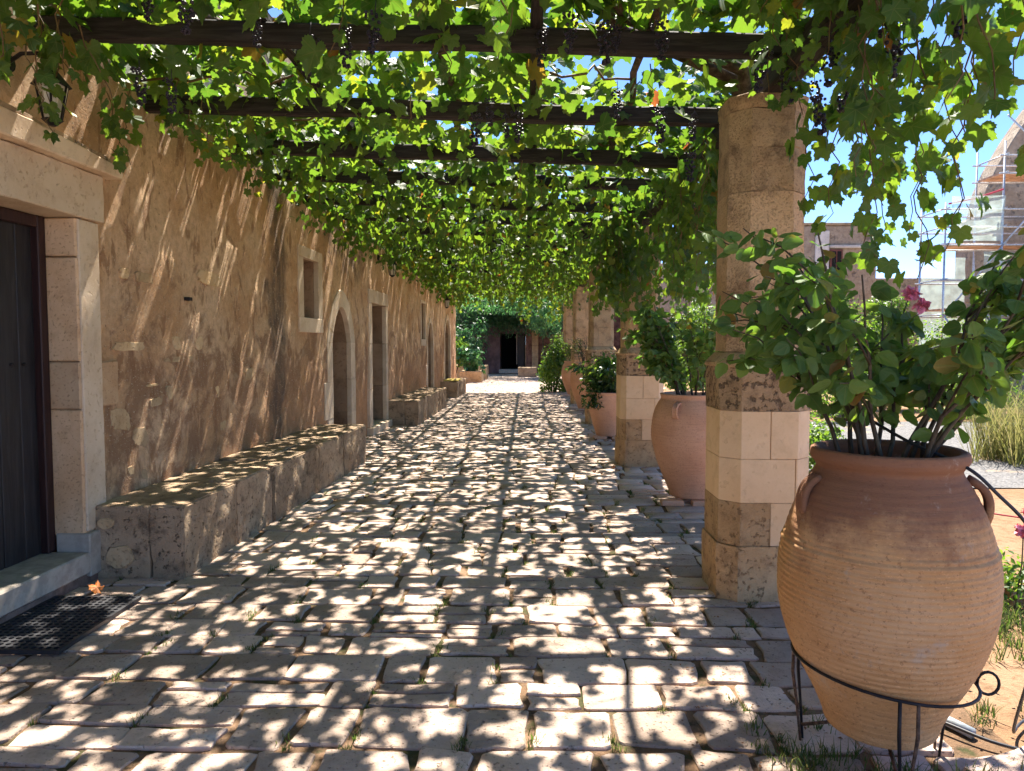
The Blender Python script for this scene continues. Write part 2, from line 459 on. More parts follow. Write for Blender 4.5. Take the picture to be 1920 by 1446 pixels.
def leaf_mat(name, cols, tcols, trans=0.45, rough=0.42, spec=0.35, veins=None, spots=0.0):
    """leaf: reflective upper tint and translucent tint chosen per leaf"""
    g = Mat(name)
    isl = g.node('NewGeometry').outputs['Random Per Island']
    ob = g.node('ObjectInfo').outputs['Random']
    r = g.math('FRACT', g.math('ADD', isl, g.math('MULTIPLY', ob, 7.31)))
    def cr(stops):
        n = g.node('ValToRGB', {0: r})
        e = n.color_ramp.elements
        e[0].position, e[0].color = stops[0][0], (*stops[0][1], 1)
        e[1].position, e[1].color = stops[-1][0], (*stops[-1][1], 1)
        for p, c in stops[1:-1]:
            x = e.new(p); x.color = (*c, 1)
        return n.outputs[0]
    c = cr(cols); t = cr(tcols)
    nz = g.noise(60, 3, 0.6)
    c = g.mix(g.ramp(nz, 0.35, 0.7, 0, 0.35), c, tuple(v * 0.55 for v in cols[0][1]))
    nrm = None
    if veins:
        uv = g.tc.outputs['UV']
        u, v, _ = g.xyz(uv)
        dist = None
        for a in veins:
            ca, sa = math.cos(R(a)), math.sin(R(a))
            cross = g.math('ABSOLUTE', g.math('SUBTRACT', g.math('MULTIPLY', u, sa), g.math('MULTIPLY', v, ca)))
            dot = g.math('ADD', g.math('MULTIPLY', u, ca), g.math('MULTIPLY', v, sa))
            cross = g.math('ADD', cross, g.math('MULTIPLY', g.math('LESS_THAN', dot, 0.0), 1.0))
            dist = cross if dist is None else g.math('MINIMUM', dist, cross)
        vf = g.ramp(dist, 0.028, 0.008)
        c = g.mix(g.math('MULTIPLY', vf, 0.5), c, (0.22, 0.27, 0.09))
        t = g.mix(g.math('MULTIPLY', vf, 0.45), t, (0.20, 0.26, 0.03))
        nrm = g.bump(g.math('ADD', g.ramp(dist, 0.10, 0.0), g.math('MULTIPLY', nz, 0.3)), 0.5, 0.004)
    if spots:
        sp = g.ramp(g.noise(24, 3, 0.6), 0.64, 0.70, 0, spots)
        c = g.mix(sp, c, (0.20, 0.10, 0.03)); t = g.mix(sp, t, (0.30, 0.12, 0.02))
    ins = {'Base Color': c, 'Roughness': rough, 'Specular IOR Level': spec}
    if nrm is not None: ins['Normal'] = nrm
    p = g.node('BsdfPrincipled', ins)
    tr = g.node('BsdfTranslucent', {'Color': t})
    o = g.node('MixShader', {0: trans, 1: p.outputs[0], 2: tr.outputs[0]})
    g.node('OutputMaterial', {0: o.outputs[0]})
    return g.m

VEINS = (90, 90 - 52, 90 + 52, 90 - 108, 90 + 108)
M['vine_leaf'] = leaf_mat('grape_leaf',
    [(0.0, (0.050, 0.095, 0.036)), (0.45, (0.075, 0.125, 0.046)), (0.93, (0.085, 0.145, 0.035)), (0.985, (0.18, 0.19, 0.04)), (1.0, (0.30, 0.11, 0.04))],
    [(0.0, (0.12, 0.28, 0.022)), (0.45, (0.20, 0.38, 0.026)), (0.93, (0.32, 0.48, 0.028)), (0.985, (0.56, 0.56, 0.03)), (1.0, (0.55, 0.12, 0.04))],
    0.40, 0.52, 0.25, VEINS, 0.5)
M['rose_leaf'] = leaf_mat('rose_leaf',
    [(0.0, (0.070, 0.135, 0.042)), (0.5, (0.105, 0.185, 0.058)), (0.95, (0.15, 0.23, 0.07)), (0.975, (0.26, 0.23, 0.07)), (1.0, (0.28, 0.17, 0.07))],
    [(0.0, (0.13, 0.28, 0.03)), (0.5, (0.20, 0.40, 0.035)), (0.95, (0.32, 0.48, 0.04)), (0.975, (0.50, 0.42, 0.05)), (1.0, (0.4, 0.2, 0.05))],
    0.38, 0.5, 0.3, (90, 90 - 35, 90 + 35), 0.5)
M['shrub_leaf'] = leaf_mat('shrub_leaf',
    [(0.0, (0.045, 0.095, 0.020)), (0.5, (0.075, 0.145, 0.030)), (1.0, (0.13, 0.20, 0.045))],
    [(0.0, (0.13, 0.30, 0.02)), (0.5, (0.22, 0.42, 0.03)), (1.0, (0.38, 0.52, 0.05))], 0.42)
M['blue_leaf'] = leaf_mat('blue_green_leaf',
    [(0.0, (0.030, 0.080, 0.045)), (0.5, (0.050, 0.125, 0.060)), (1.0, (0.085, 0.16, 0.07))],
    [(0.0, (0.06, 0.22, 0.06)), (0.5, (0.10, 0.32, 0.08)), (1.0, (0.2, 0.42, 0.10))], 0.4)
M['dark_leaf'] = leaf_mat('dark_glossy_leaf',
    [(0.0, (0.018, 0.045, 0.018)), (0.6, (0.035, 0.075, 0.025)), (1.0, (0.08, 0.12, 0.03))],
    [(0.0, (0.06, 0.16, 0.02)), (0.6, (0.10, 0.24, 0.02)), (1.0, (0.3, 0.42, 0.04))], 0.35, 0.3, 0.5)
M['grass'] = leaf_mat('grass_blade',
    [(0.0, (0.05, 0.085, 0.025)), (0.6, (0.09, 0.125, 0.04)), (1.0, (0.22, 0.20, 0.09))],
    [(0.0, (0.10, 0.2, 0.03)), (0.6, (0.18, 0.28, 0.04)), (1.0, (0.35, 0.32, 0.1))], 0.35, 0.6, 0.2)
M['straw'] = leaf_mat('straw_grass',
    [(0.0, (0.13, 0.17, 0.05)), (0.6, (0.20, 0.22, 0.07)), (1.0, (0.34, 0.30, 0.13))],
    [(0.0, (0.3, 0.32, 0.08)), (0.6, (0.42, 0.38, 0.12)), (1.0, (0.5, 0.42, 0.2))], 0.35, 0.6, 0.2)

# ------------------------------------------------------------------ leaves
def fan_leaf(outline, cup=0.12, fold=0.15):
    """outline (n,2) around origin -> verts, tris, uv; curved out of plane"""
    P = np.vstack([[0, 0.05], np.array(outline)])
    r = np.hypot(P[:, 0], P[:, 1])
    z = -cup * r * r + fold * np.abs(P[:, 0]) * 0.6
    V = np.column_stack([P, z])
    n = len(P) - 1
    T = np.array([(0, i + 1, (i + 1) % n + 1) for i in range(n)])
    return V, T, P.copy()

def grape_outline(n, teeth):
    keys = [(270 - 360, 0.16), (300 - 360, 0.50), (90 - 108, 0.66), (90 - 82, 0.52), (90 - 52, 0.86), (90 - 26, 0.58), (90, 1.0),
            (90 + 26, 0.58), (90 + 52, 0.86), (90 + 82, 0.52), (90 + 108, 0.66), (240, 0.50), (270, 0.16)]
    ang = np.linspace(-90, 270, n, endpoint=False)
    r = np.interp(ang, [k[0] for k in keys], [k[1] for k in keys])
    r = 0.18 + (r - 0.16) * 0.98
    if teeth:
        r = r * (1 + np.where(np.arange(n) % 2 == 0, 0.055, -0.055))
    a = np.radians(ang)
    return np.column_stack([np.cos(a) * r, np.sin(a) * r])

def oval_outline(n, w=0.42, tip=0.25):
    t = np.linspace(0, 2 * np.pi, n, endpoint=False) - np.pi / 2
    x = np.cos(t) * w * (1 - tip * np.sin(t))
    y = np.sin(t) * 0.5 + 0.5
    k = np.where(np.arange(n) % 2 == 0, 1.05, 0.95) if n > 16 else 1.0
    return np.column_stack([x * k, y])

def ruffle(L, amp, seed):
    V, T, P = L
    V = V.copy()
    V[:, 2] += amp * vnoise(V[:, 0] * 2.3 + seed * 5.1, V[:, 1] * 2.3 + seed, seed)
    return V, T, P

LEAF_NEAR = [ruffle(fan_leaf(grape_outline(52, True), c, f), 0.17, i) for i, (c, f) in enumerate([(0.18, 0.20), (0.05, 0.30), (0.28, 0.05), (0.12, 0.45), (-0.10, 0.25)])]
LEAF_FAR = [ruffle(fan_leaf(grape_outline(16, False), c, f), 0.10, i) for i, (c, f) in enumerate([(0.18, 0.25), (0.05, 0.35), (0.25, 0.1)])]
ROSE = [ruffle(fan_leaf(oval_outline(24, 0.38, 0.30), c, f), 0.11, i) for i, (c, f) in enumerate([(0.15, 0.30), (0.35, 0.15), (0.02, 0.5), (-0.15, 0.35), (0.45, 0.6)])]
def rhomb(w=0.3):
    V = np.array([[0, 0, 0], [w, 0.5, 0.06], [0, 1, -0.08], [-w, 0.5, 0.06]])
    return V, np.array([[0, 1, 2], [0, 2, 3]]), V[:, :2].copy()
RHOMB = [rhomb(0.28)]
LANCE = [rhomb(0.13)]

def frames(N, T):
    """rotation matrices with local z = N and local y near T"""
    N = N / np.linalg.norm(N, axis=1, keepdims=True)
    Y = T - N * np.sum(T * N, 1, keepdims=True)
    Y = Y / np.maximum(np.linalg.norm(Y, axis=1, keepdims=True), 1e-6)
    X = np.cross(Y, N)
    return np.stack([X, Y, N], 2)

def leaf_cloud(name, pos, rot, sc, variants, m, parent=None, seed=0):
    """many leaves as one mesh"""
    r = np.random.default_rng(seed)
    pick = r.integers(0, len(variants), len(pos))
    Vs = []; Ts = []; Us = []; base = 0
    for k, (V, T, U) in enumerate(variants):
        idx = np.where(pick == k)[0]
        if len(idx) == 0: continue
        W = np.einsum('nij,vj->nvi', rot[idx], V) * sc[idx][:, None, None] + pos[idx][:, None, :]
        n = len(V)
        Vs.append(W.reshape(-1, 3))
        Ts.append((T[None] + (np.arange(len(idx)) * n)[:, None, None]).reshape(-1, 3) + base)
        Us.append(np.tile(U, (len(idx), 1)))
        base += n * len(idx)
    return np_mesh(name, np.concatenate(Vs), np.concatenate(Ts), m, parent, True, np.concatenate(Us))

_leafmesh = {}
def leaf_objects(name, key, pos, rot, sc, variants, m, parent, seed=0):
    """each leaf an object of its own sharing a few meshes"""
    if key not in _leafmesh:
        L = []
        for V, T, U in variants:
            o = np_mesh(name, V, T, m, None, True, U)
            L.append(o.data); bpy.data.objects.remove(o)
        _leafmesh[key] = L
    L = _leafmesh[key]
    r = random.Random(seed)
    for p, q, s in zip(pos, rot, sc):
        o = bpy.data.objects.new(name, r.choice(L))
        mw = Matrix.Translation(Vector(p)) @ Matrix(q.tolist()).to_4x4() @ Matrix.Scale(float(s), 4)
        o.matrix_local = mw
        link(o, parent)

def crown_points(n, c, rad, r, clumps=14, shell=0.55):
    """leaf positions in uneven clumps filling an ellipsoid, and outward directions"""
    c = np.array(c); rad = np.array(rad)
    d = r.normal(size=(clumps, 3)); d /= np.linalg.norm(d, axis=1, keepdims=True)
    cc = d * r.uniform(0.25, 0.8, (clumps, 1))
    cr = r.uniform(0.28, 0.5, clumps)
    k = r.integers(0, clumps, n)
    e = r.normal(size=(n, 3)); e /= np.linalg.norm(e, axis=1, keepdims=True)
    p = cc[k] + e * (cr[k] * r.uniform(shell, 1.05, n))[:, None]
    out = e * 0.7 + p * 0.6
    return c + p * rad, out

def crown(name, n, c, rad, size, m, parent, seed, clumps=14, variants=RHOMB, zmin=None, kind=True):
    r = np.random.default_rng(seed)
    p, out = crown_points(n, c, rad, r, clumps)
    if zmin is not None:
        p[:, 2] = np.where(p[:, 2] < zmin, zmin + r.uniform(0, 0.2, n), p[:, 2])
    nrm = out + r.normal(size=(n, 3)) * 0.5 + np.array([0, 0, 0.5])
    tip = out + r.normal(size=(n, 3)) * 0.7 + np.array([0, 0, -0.3])
    o = leaf_cloud(name, p, frames(nrm, tip), r.uniform(0.7, 1.3, n) * size, variants, m, parent, seed)
    if kind: o['kind'] = 'stuff'
    return o

# ------------------------------------------------------------------ ground, path
def sheet(name, x0, x1, y0, y1, z, m, nx=2, ny=2, amp=0.0, sc=0.6, seed=0):
    X, Yg = np.meshgrid(np.linspace(x0, x1, nx), np.linspace(y0, y1, ny), indexing='ij')
    Z = z + (amp * fbm(X * sc, Yg * sc, seed) if amp else np.zeros_like(X))
    V = np.column_stack([X.ravel(), Yg.ravel(), Z.ravel()])
    i, j = np.meshgrid(np.arange(nx - 1), np.arange(ny - 1), indexing='ij')
    a = (i * ny + j).ravel()
    T = np.column_stack([a, a + ny, a + ny + 1, a + 1])
    return np_mesh(name, V, T, m)

tag(sheet('ground', -400, 400, -200, 900, -0.06, M['ground']), kind='structure')
tag(sheet('bounce_ground', -30, 40, -60, -3.02, -0.045, M['bounce_gravel'], 2, 2), 'pale gravel sheet added out of view to bounce light', kind='structure')  # unseen pale ground added behind the camera to bounce fill light
tag(sheet('garden_soil', 1.72, 16, -2, 34, -0.012, M['dirt'], 120, 240, 0.012, 1.1, 3), kind='structure')
tag(sheet('gravel_path', 2.9, 15.5, 8.3, 15.4, 0.008, M['gravel'], 60, 60, 0.004, 1.5, 5), 'grey gravel garden path', kind='structure')
path = tag(sheet('paved_path', -3.3, 1.95, -3, 41.3, -0.0115, M['joint'], 90, 500, 0.006, 3.0, 8), kind='structure')

def wall_x(y): return -3.079 + 0.0253 * y

def stone_geo(cx0, cx1, yb, yt, rr, npts, h=0.0):
    """outline of a worn paving stone between two wavy course lines -> verts, tris (tops a little domed)"""
    g = rr.uniform(0.005, 0.015)
    c = [Vector((cx0 + g, yb(cx0) + g)), Vector((cx1 - g, yb(cx1) + g)), Vector((cx1 - g, yt(cx1) - g)), Vector((cx0 + g, yt(cx0) - g))]
    j = min(0.022, 0.09 * min(cx1 - cx0, (c[3] - c[0]).length))
    c = [p + Vector((rr.uniform(-j, j), rr.uniform(-j, j))) for p in c]
    out = []
    for i in range(4):
        a, b = c[i], c[(i + 1) % 4]
        d = b - a
        nrm = Vector((d.y, -d.x)).normalized()
        t0 = rr.uniform(0.03, 0.11)
        out.append(a.lerp(b, t0))
        if npts > 8:
            out.append(a.lerp(b, rr.uniform(0.4, 0.6)) + nrm * rr.uniform(-0.016, 0.008))
        out.append(a.lerp(b, 1 - rr.uniform(0.03, 0.11)))
    n = len(out)
    ctr = sum(out, Vector((0, 0))) / n
    tx, ty = rr.uniform(-0.010, 0.010), rr.uniform(-0.010, 0.010)
    zc = h + rr.uniform(-0.004, 0.005)
    V = []
    for p in out: V.append((p.x, p.y, -0.055))
    for p in out: V.append((p.x, p.y, zc - 0.005 + rr.uniform(-0.003, 0.001)))
    for p in out:
        q = p + (ctr - p).normalized() * rr.uniform(0.003, 0.008)
        V.append((q.x, q.y, zc + tx * (q.x - ctr.x) + ty * (q.y - ctr.y) + rr.uniform(-0.002, 0.002)))
    V.append((ctr.x, ctr.y, zc + rr.uniform(0.0, 0.006)))
    T = []
    for i in range(n):
        k = (i + 1) % n
        T += [(i, k, n + k), (i, n + k, n + i), (n + i, n + k, 2 * n + k), (n + i, 2 * n + k, 2 * n + i), (2 * n + i, 2 * n + k, 3 * n)]
    return V, T

JOINTS = []
def lay_path():
    rr = random.Random(5)
    y = -1.6; far = []; near = 0; row = 0
    base = 0; FV = []; FT = []
    while y < 39.5:
        h = rr.uniform(0.20, 0.34) if y > 0 else 0.4
        s1, s2, a1, a2 = rr.uniform(0, 50), rr.uniform(0, 50), rr.uniform(0.02, 0.05), 0
        if row == 0: prev = (s1, a1)
        lo = prev; hi = (s1, a1)
        yb = lambda x, y=y, lo=lo: y + lo[1] * float(vnoise(np.array([x * 0.9 + lo[0]]), np.array([0.5]), 3)[0])
        yt = lambda x, y=y + h, hi=hi: y + hi[1] * float(vnoise(np.array([x * 0.9 + hi[0]]), np.array([0.5]), 3)[0])
        prev = hi
        x = wall_x(y) + rr.uniform(-0.1, 0.02)
        xe = 1.72 + rr.uniform(-0.12, 0.14)
        if y > 27: xe = 3.2
        while x < xe - 0.1:
            w = rr.uniform(0.22, 0.50)
            if rr.random() < 0.12: w *= 0.55
            x1 = min(x + w, xe)
            if xe - x1 < 0.16: x1 = xe
            d = x - wall_x(y)
            hid = (5.2 < y < 9.7 and x1 - wall_x(y) < 0.6) or (14.9 < y < 18.5 and x1 - wall_x(y) < 0.55)
            if not hid and y > 0.9:
                pieces = [(yb, yt)]
                if rr.random() < 0.30:
                    f = rr.uniform(0.35, 0.65)
                    ym = lambda q, f=f: yb(q) * (1 - f) + yt(q) * f
                    pieces = [(yb, ym), (ym, yt)]
                for (b, t) in pieces:
                    isnear = y > 1.7 and near < 300
                    V, T = stone_geo(x, x1, b, t, rr, 12 if isnear else 8)
                    if rr.random() < 0.8: JOINTS.append((x, b(x)))
                    if isnear:
                        near += 1
                        np_mesh('paving_stone', V, T, M['paving'], path, sharp=28)
                    else:
                        FV += V; FT += [(a + base, c + base, e + base) for a, c, e in T]
                        base += len(V)
            x = x1
        y += h; row += 1
    o = np_mesh('distant_paving', FV, FT, M['paving_far'], path)
    o['kind'] = 'stuff'
lay_path()

def tufts(name, spots, m, blades, hgt, width, seed, parent=None, spread=0.03):
    r = random.Random(seed); V = []; T = []
    for (x, y, z, s) in spots:
        for _ in range(blades):
            a = r.uniform(0, 6.283); d = r.uniform(0, spread) * s
            bx, by = x + math.cos(r.uniform(0, 6.28)) * d, y + math.sin(r.uniform(0, 6.28)) * d
            h = hgt * s * r.uniform(0.5, 1.2); ln = r.uniform(0.2, 1.0) * h
            px, py = math.cos(a), math.sin(a)
            w = width * r.uniform(0.6, 1.3)
            k = len(V)
            V += [(bx - py * w, by + px * w, z), (bx + py * w, by - px * w, z), (bx + px * ln * 0.4 - py * w * .7, by + py * ln * 0.4 + px * w * .7, z + h * 0.6),
                  (bx + px * ln * 0.4 + py * w * .7, by + py * ln * 0.4 - px * w * .7, z + h * 0.6), (bx + px * ln, by + py * ln, z + h)]
            T += [(k, k + 1, k + 3), (k, k + 3, k + 2), (k + 2, k + 3, k + 4)]
    return np_mesh(name, V, T, m, parent, False)

rw = random.Random(9)
sp = []
for (x, y) in JOINTS:
    if y < 9 and rw.random() < (0.60 if x > -0.8 else 0.36):
        n = rw.randint(1, 4); dx, dy = (rw.uniform(-0.05, 0.05), rw.uniform(0.02, 0.07))
        for k in range(n): sp.append((x + dx * k * 0.4 + rw.uniform(-.012, .012), y + dy * k, -0.014, rw.uniform(0.6, 1.2)))
tag(tufts('joint_weeds', sp, M['grass'], 18, 0.036, 0.0026, 4, None, 0.030), 'low weeds and moss growing in the paving joints', 'weeds', kind='stuff')
sp = [(1.08 + rw.gauss(0, 0.12), 2.62 + rw.gauss(0, 0.22), -0.02, rw.uniform(0.5, 1.2)) for _ in range(45)]
sp += [(1.5 + rw.gauss(0, 0.18), 2.55 + rw.gauss(0, 0.10), -0.02, rw.uniform(0.5, 1.2)) for _ in range(60)]
sp += [(rw.uniform(1.8, 3.4), rw.uniform(2.4, 5.5), 0.0, rw.uniform(0.3, 0.9)) for _ in range(60)]
sp += [(2.75 + rw.gauss(0, 0.35), 4.3 + rw.gauss(0, 0.3), 0.0, rw.uniform(0.6, 1.5)) for _ in range(160)]
tag(tufts('garden_grass', sp, M['grass'], 24, 0.085, 0.0030, 6, None, 0.06), 'green grass tufts around the big jar and on the dirt', 'grass', kind='stuff')

# ------------------------------------------------------------------ long building on the left
WROT = -math.atan(0.0253)
bld = tag(empty('stone_building', (-3.079, 0, 0), WROT), 'long ochre plastered stone building with doors along the left of the path', 'building')

def arch_half(s, w, spring, rise):
    return spring + rise * (1 - min(1, abs(s / w)) ** 1.8) ** 0.72

OPEN = [  # kind, u0, u1, z0, z1/spring, rise
    ('rect', 3.74, 4.90, 0.10, 2.46, 0), ('rect', 9.50, 10.16, 1.90, 2.74, 0), ('arch', 10.78, 11.84, -0.1, 1.62, 0.55),
    ('rect', 13.22, 14.42, -0.1, 2.36, 0), ('rect', 18.62, 19.32, 1.66, 2.64, 0), ('arch', 19.66, 20.66, -0.1, 1.65, 0.52), ('arch', 23.1, 24.4, -0.1, 1.8, 0.58)]

def plaster_wall():
    c = 0.045
    u = np.arange(-3, 26.0 + c, c); z = np.arange(-0.06, 4.9, c)
    U, Z = np.meshgrid(u, z, indexing='ij')
    D = 0.020 * fbm(U * 0.9, Z * 0.9, 21, 3) + 0.010 * fbm(U * 3.2, Z * 2.4, 31, 3) + 0.0035 * fbm(U * 11, Z * 9, 41, 2)
    D = D - 0.012 * np.clip((fbm(U * 1.5, Z * 1.5, 77, 3) - 0.15) * 8, 0, 1)
    V = np.column_stack([D.ravel(), U.ravel(), Z.ravel()])
    nz = len(z)
    i, j = np.meshgrid(np.arange(len(u) - 1), np.arange(nz - 1), indexing='ij')
    a = (i * nz + j).ravel()
    cu = (u[:-1][i] + c / 2).ravel(); cz = (z[:-1][j] + c / 2).ravel()
    keep = np.ones(len(a), bool)
    for k, u0, u1, z0, z1, rise in OPEN:
        e = 0.05
        if k == 'rect':
            keep &= ~((cu > u0 - e) & (cu < u1 + e) & (cz > z0 - e) & (cz < z1 + e))
        else:
            w = (u1 - u0) / 2 + e; s = np.clip(np.abs(cu - (u0 + u1) / 2) / w, 0, 1)
            top = z1 + (rise + e) * (1 - s ** 1.8) ** 0.72
            keep &= ~((np.abs(cu - (u0 + u1) / 2) < w) & (cz < top))
    a = a[keep]
    T = np.column_stack([a, a + nz, a + nz + 1, a + 1])
    return np_mesh('wall', V, T, M['plaster'], bld)
plaster_wall()
block('rear_wall', -6.5, -0.62, -3, 26.0, -0.06, 4.9, M['plaster'], bld, 0)
block('end_wall', -0.615, -0.03, 25.85, 26.04, -0.06, 4.88, M['plaster'], bld, 0)
block('parapet', -6.6, 0.03, -3.05, 26.1, 4.905, 5.05, M['old'], bld, 0.01)

# exposed stones in the render
rb = random.Random(21)
for (u, z, w, h) in [(5.31, 1.62, 0.43, 0.08), (5.82, 1.64, 0.13, 0.08), (6.14, 1.67, 0.16, 0.12), (6.04, 1.5, 0.6, 0.06), (6.54, 1.66, 0.17, 0.11), (5.22, 1.13, 0.31, 0.16),
                     (5.52, 0.97, 0.24, 0.16), (5.78, 1.18, 0.2, 0.08), (6.03, 1.25, 0.18, 0.11), (5.73, 1.29, 0.21, 0.03), (5.62, 2.16, 0.3, 0.1), (6.57, 2.26, 0.6, 0.12),
                     (7.64, 1.35, 0.26, 0.13), (7.02, 0.87, 0.14, 0.1), (5.44, 0.69, 0.1, 0.07), (5.63, 0.64, 0.09, 0.09), (6.9, 1.2, 0.12, 0.1), (5.41, 2.16, 0.11, 0.09)]:
    n = 22; poly = []; w *= 0.9; ph = rb.uniform(0, 6)
    for k in range(n):
        a = 2 * math.pi * k / n
        q = 0.92 + 0.22 * math.sin(2 * a + ph) * rb.uniform(0.4, 1.0) + rb.uniform(-0.12, 0.12)
        sx = abs(math.cos(a)) ** 0.6 * math.copysign(1, math.cos(a)); sz = abs(math.sin(a)) ** 0.6 * math.copysign(1, math.sin(a))
        poly.append((u + w / 2 + sx * q * w / 2, z - h / 2 + sz * q * h / 2))
    # height of the wall surface there
    d = float(0.020 * fbm(np.array([u * 0.9]), np.array([z * 0.9]), 21, 3)[0])
    prism('exposed_stone', poly, d - 0.04, d + 0.004, 'x', M['rubble'], bld, 0.002, 0.003, 0.05, rb.randint(0, 99))

def planks(parent, x, u0, u1, z0, z1, n, m, topf=None, thick=0.04):
    w = (u1 - u0) / n
    for i in range(n):
        a, b = u0 + i * w, u0 + (i + 1) * w
        za, zb = (topf(a), topf(b)) if topf else (z1, z1)
        prism('plank', [(a + .003, z0), (b - .003, z0), (b - .003, zb), (a + .003, za)], x - thick - (i % 2) * 0.002, x - (i % 2) * 0.002, 'x', m, parent, 0.004)

# --- near door with hood
sur = empty('door_surround', parent=bld)
sur['label'] = 'stone jambs, lintel and sloping hood of the near door'
q = random.Random(3)
for z0, z1, m, wd in [(0.32, 1.16, 'jamb', 5.13), (1.165, 1.48, 'jamb', 5.33), (1.485, 2.17, 'jamb', 5.12), (2.175, 2.425, 'jamb', 5.12)]:
    block('jamb_stone', -0.22, 0.012 + q.uniform(0, 0.006), 4.88, 5.05 if False else wd, z0, z1, M[m], sur, 0.010, 0.004, 0.07, q.randint(0, 50))
block('jamb_facing', 0.0, 0.026, 4.895, 5.115, 0.345, 2.42, M['trim'], sur, 0.006, 0.003, 0.06, 7)
block('plinth_stone', -0.18, 0.055, 4.865, 5.10, 0.045, 0.335, M['concrete'], sur, 0.008)
block('jamb_stone', -0.22, 0.014, 3.45, 3.745, 0.1, 2.425, M['jamb'], sur, 0.010, 0.004, 0.1, 5)
block('threshold', -0.42, 0.060, 3.5, 4.862, 0.075, 0.215, M['concrete'], sur, 0.010, 0.003, 0.1, 8)
block('step_base', -0.40, 0.030, 3.5, 5.08, -0.05, 0.070, M['plum_concrete'], sur, 0.010, 0.006, 0.1, 9)
block('lintel', -0.22, 0.045, 3.35, 5.16, 2.43, 2.745, M['trim'], sur, 0.007, 0.004, 0.06, 10)
prism('hood', [(3.2, 2.92), (4.3, 2.90), (5.22, 2.835), (5.30, 2.80), (5.28, 2.75), (4.3, 2.752), (3.2, 2.752)], -0.1, 0.115, 'x', M['trim'], sur, 0.008, 0.006, 0.06, 12)
prism('hood_capping', [(3.2, 2.95), (4.3, 2.93), (5.16, 2.868), (5.18, 2.845), (4.3, 2.902), (3.2, 2.922)], -0.1, 0.10, 'x', M['bench'], sur, 0.004, 0.008, 0.06, 13)
dr = empty('door', parent=bld)
dr['label'] = 'dark plank door with red-brown frame at the left edge'
planks(dr, -0.235, 3.72, 4.845, 0.216, 2.40, 6, M['door'])
block('door_frame', -0.24, -0.185, 4.80, 4.876, 0.216, 2.428, M['door_frame'], dr, 0.006)
block('door_frame', -0.24, -0.187, 3.7, 4.798, 2.35, 2.426, M['door_frame'], dr, 0.006)
for u in (4.58, 4.69):
    tube('bolt', [(-0.236, u, 1.47), (-0.222, u, 1.47)], 0.012, M['iron'], dr, 10)

# --- rectangular window with pale surround
def window(u0, u1, z0, z1, fw, sill, label, shut):
    w = empty('window', parent=bld)
    w['label'] = label
    for nm, ya, yb_, za, zb, px in (('jamb_stone', u0 - fw, u0, z0, z1, 0.018), ('jamb_stone', u1, u1 + fw * 0.9, z0, z1, 0.020), ('lintel', u0 - fw, u1 + fw * 0.9, z1 + .002, z1 + fw * 0.7, 0.022), ('sill', u0 - fw, u1 + fw * 0.9, z0 - sill, z0 - .002, 0.024)):
        block(nm, -0.05, px, ya, yb_, za, zb, M['trim'], w, 0.005, 0.002, 0.08, rb.randint(0, 99))
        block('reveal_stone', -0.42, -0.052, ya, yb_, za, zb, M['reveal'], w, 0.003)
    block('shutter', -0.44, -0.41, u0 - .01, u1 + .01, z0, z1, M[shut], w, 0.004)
    return w
window(9.52, 10.14, 1.94, 2.70, 0.20, 0.19, 'small deep window with pale stone surround', 'reveal')
window(18.66, 19.28, 1.72, 2.62, 0.10, 0.17, 'narrow recessed window far along the wall', 'reveal')

def arch_door(u0, u1, spring, rise, fw, label, m_ring):
    s = empty('arched_doorway', parent=bld)
    s['label'] = label
    uc = (u0 + u1) / 2; w = (u1 - u0) / 2
    def pt(t, off):   # t 0..1 along the arch from left to right
        a = math.pi * (1 - t)
        x = math.cos(a)
        zz = arch_half(x * w, w, spring, rise)
        k = 1 + off / w
        return (uc + x * w * k, spring + (zz - spring) * (1 + off / rise) + 0)
    for sd_, ua, ub in ((0, u0 - fw, u0), (1, u1, u1 + fw)):
        zz = -0.05
        for z1 in (0.52, 1.05, spring):
            wide = 0.16 if (abs(z1 - 1.05) < 0.01 and sd_ == 0) else 0.0
            block('jamb_stone', -0.06, 0.014 + 0.004 * rb.random(), ua - wide, ub, zz + 0.002, z1, M[m_ring], s, 0.005, 0.002, 0.08, rb.randint(0, 99))
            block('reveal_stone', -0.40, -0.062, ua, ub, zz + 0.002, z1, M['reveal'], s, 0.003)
            zz = z1
    nv = 7
    for i in range(nv):
        t0, t1 = i / nv, (i + 1) / nv
        ts = [t0 + (t1 - t0) * k / 3 for k in range(4)]
        poly = [pt(t, 0) for t in ts] + [pt(t, fw) for t in reversed(ts)]
        prism('voussoir', poly, -0.06, 0.014 + 0.004 * rb.random(), 'x', M[m_ring], s, 0.004)
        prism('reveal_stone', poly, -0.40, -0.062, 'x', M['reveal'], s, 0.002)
    d = empty('door', parent=bld)
    planks(d, -0.37, u0 + .0, u1 - .0, -0.04, 0, 5, M['door_frame'], lambda u: arch_half(u - uc, w, spring, rise) - 0.002)
arch_door(10.80, 11.82, 1.62, 0.54, 0.26, 'pointed arched doorway with pale stone surround behind the long bench', 'trim')
arch_door(19.68, 20.64, 1.65, 0.52, 0.12, 'small arched doorway beside the far window', 'trim')
arch_door(23.1, 24.4, 1.8, 0.58, 0.16, 'last arched doorway at the far end of the wall', 'trim')

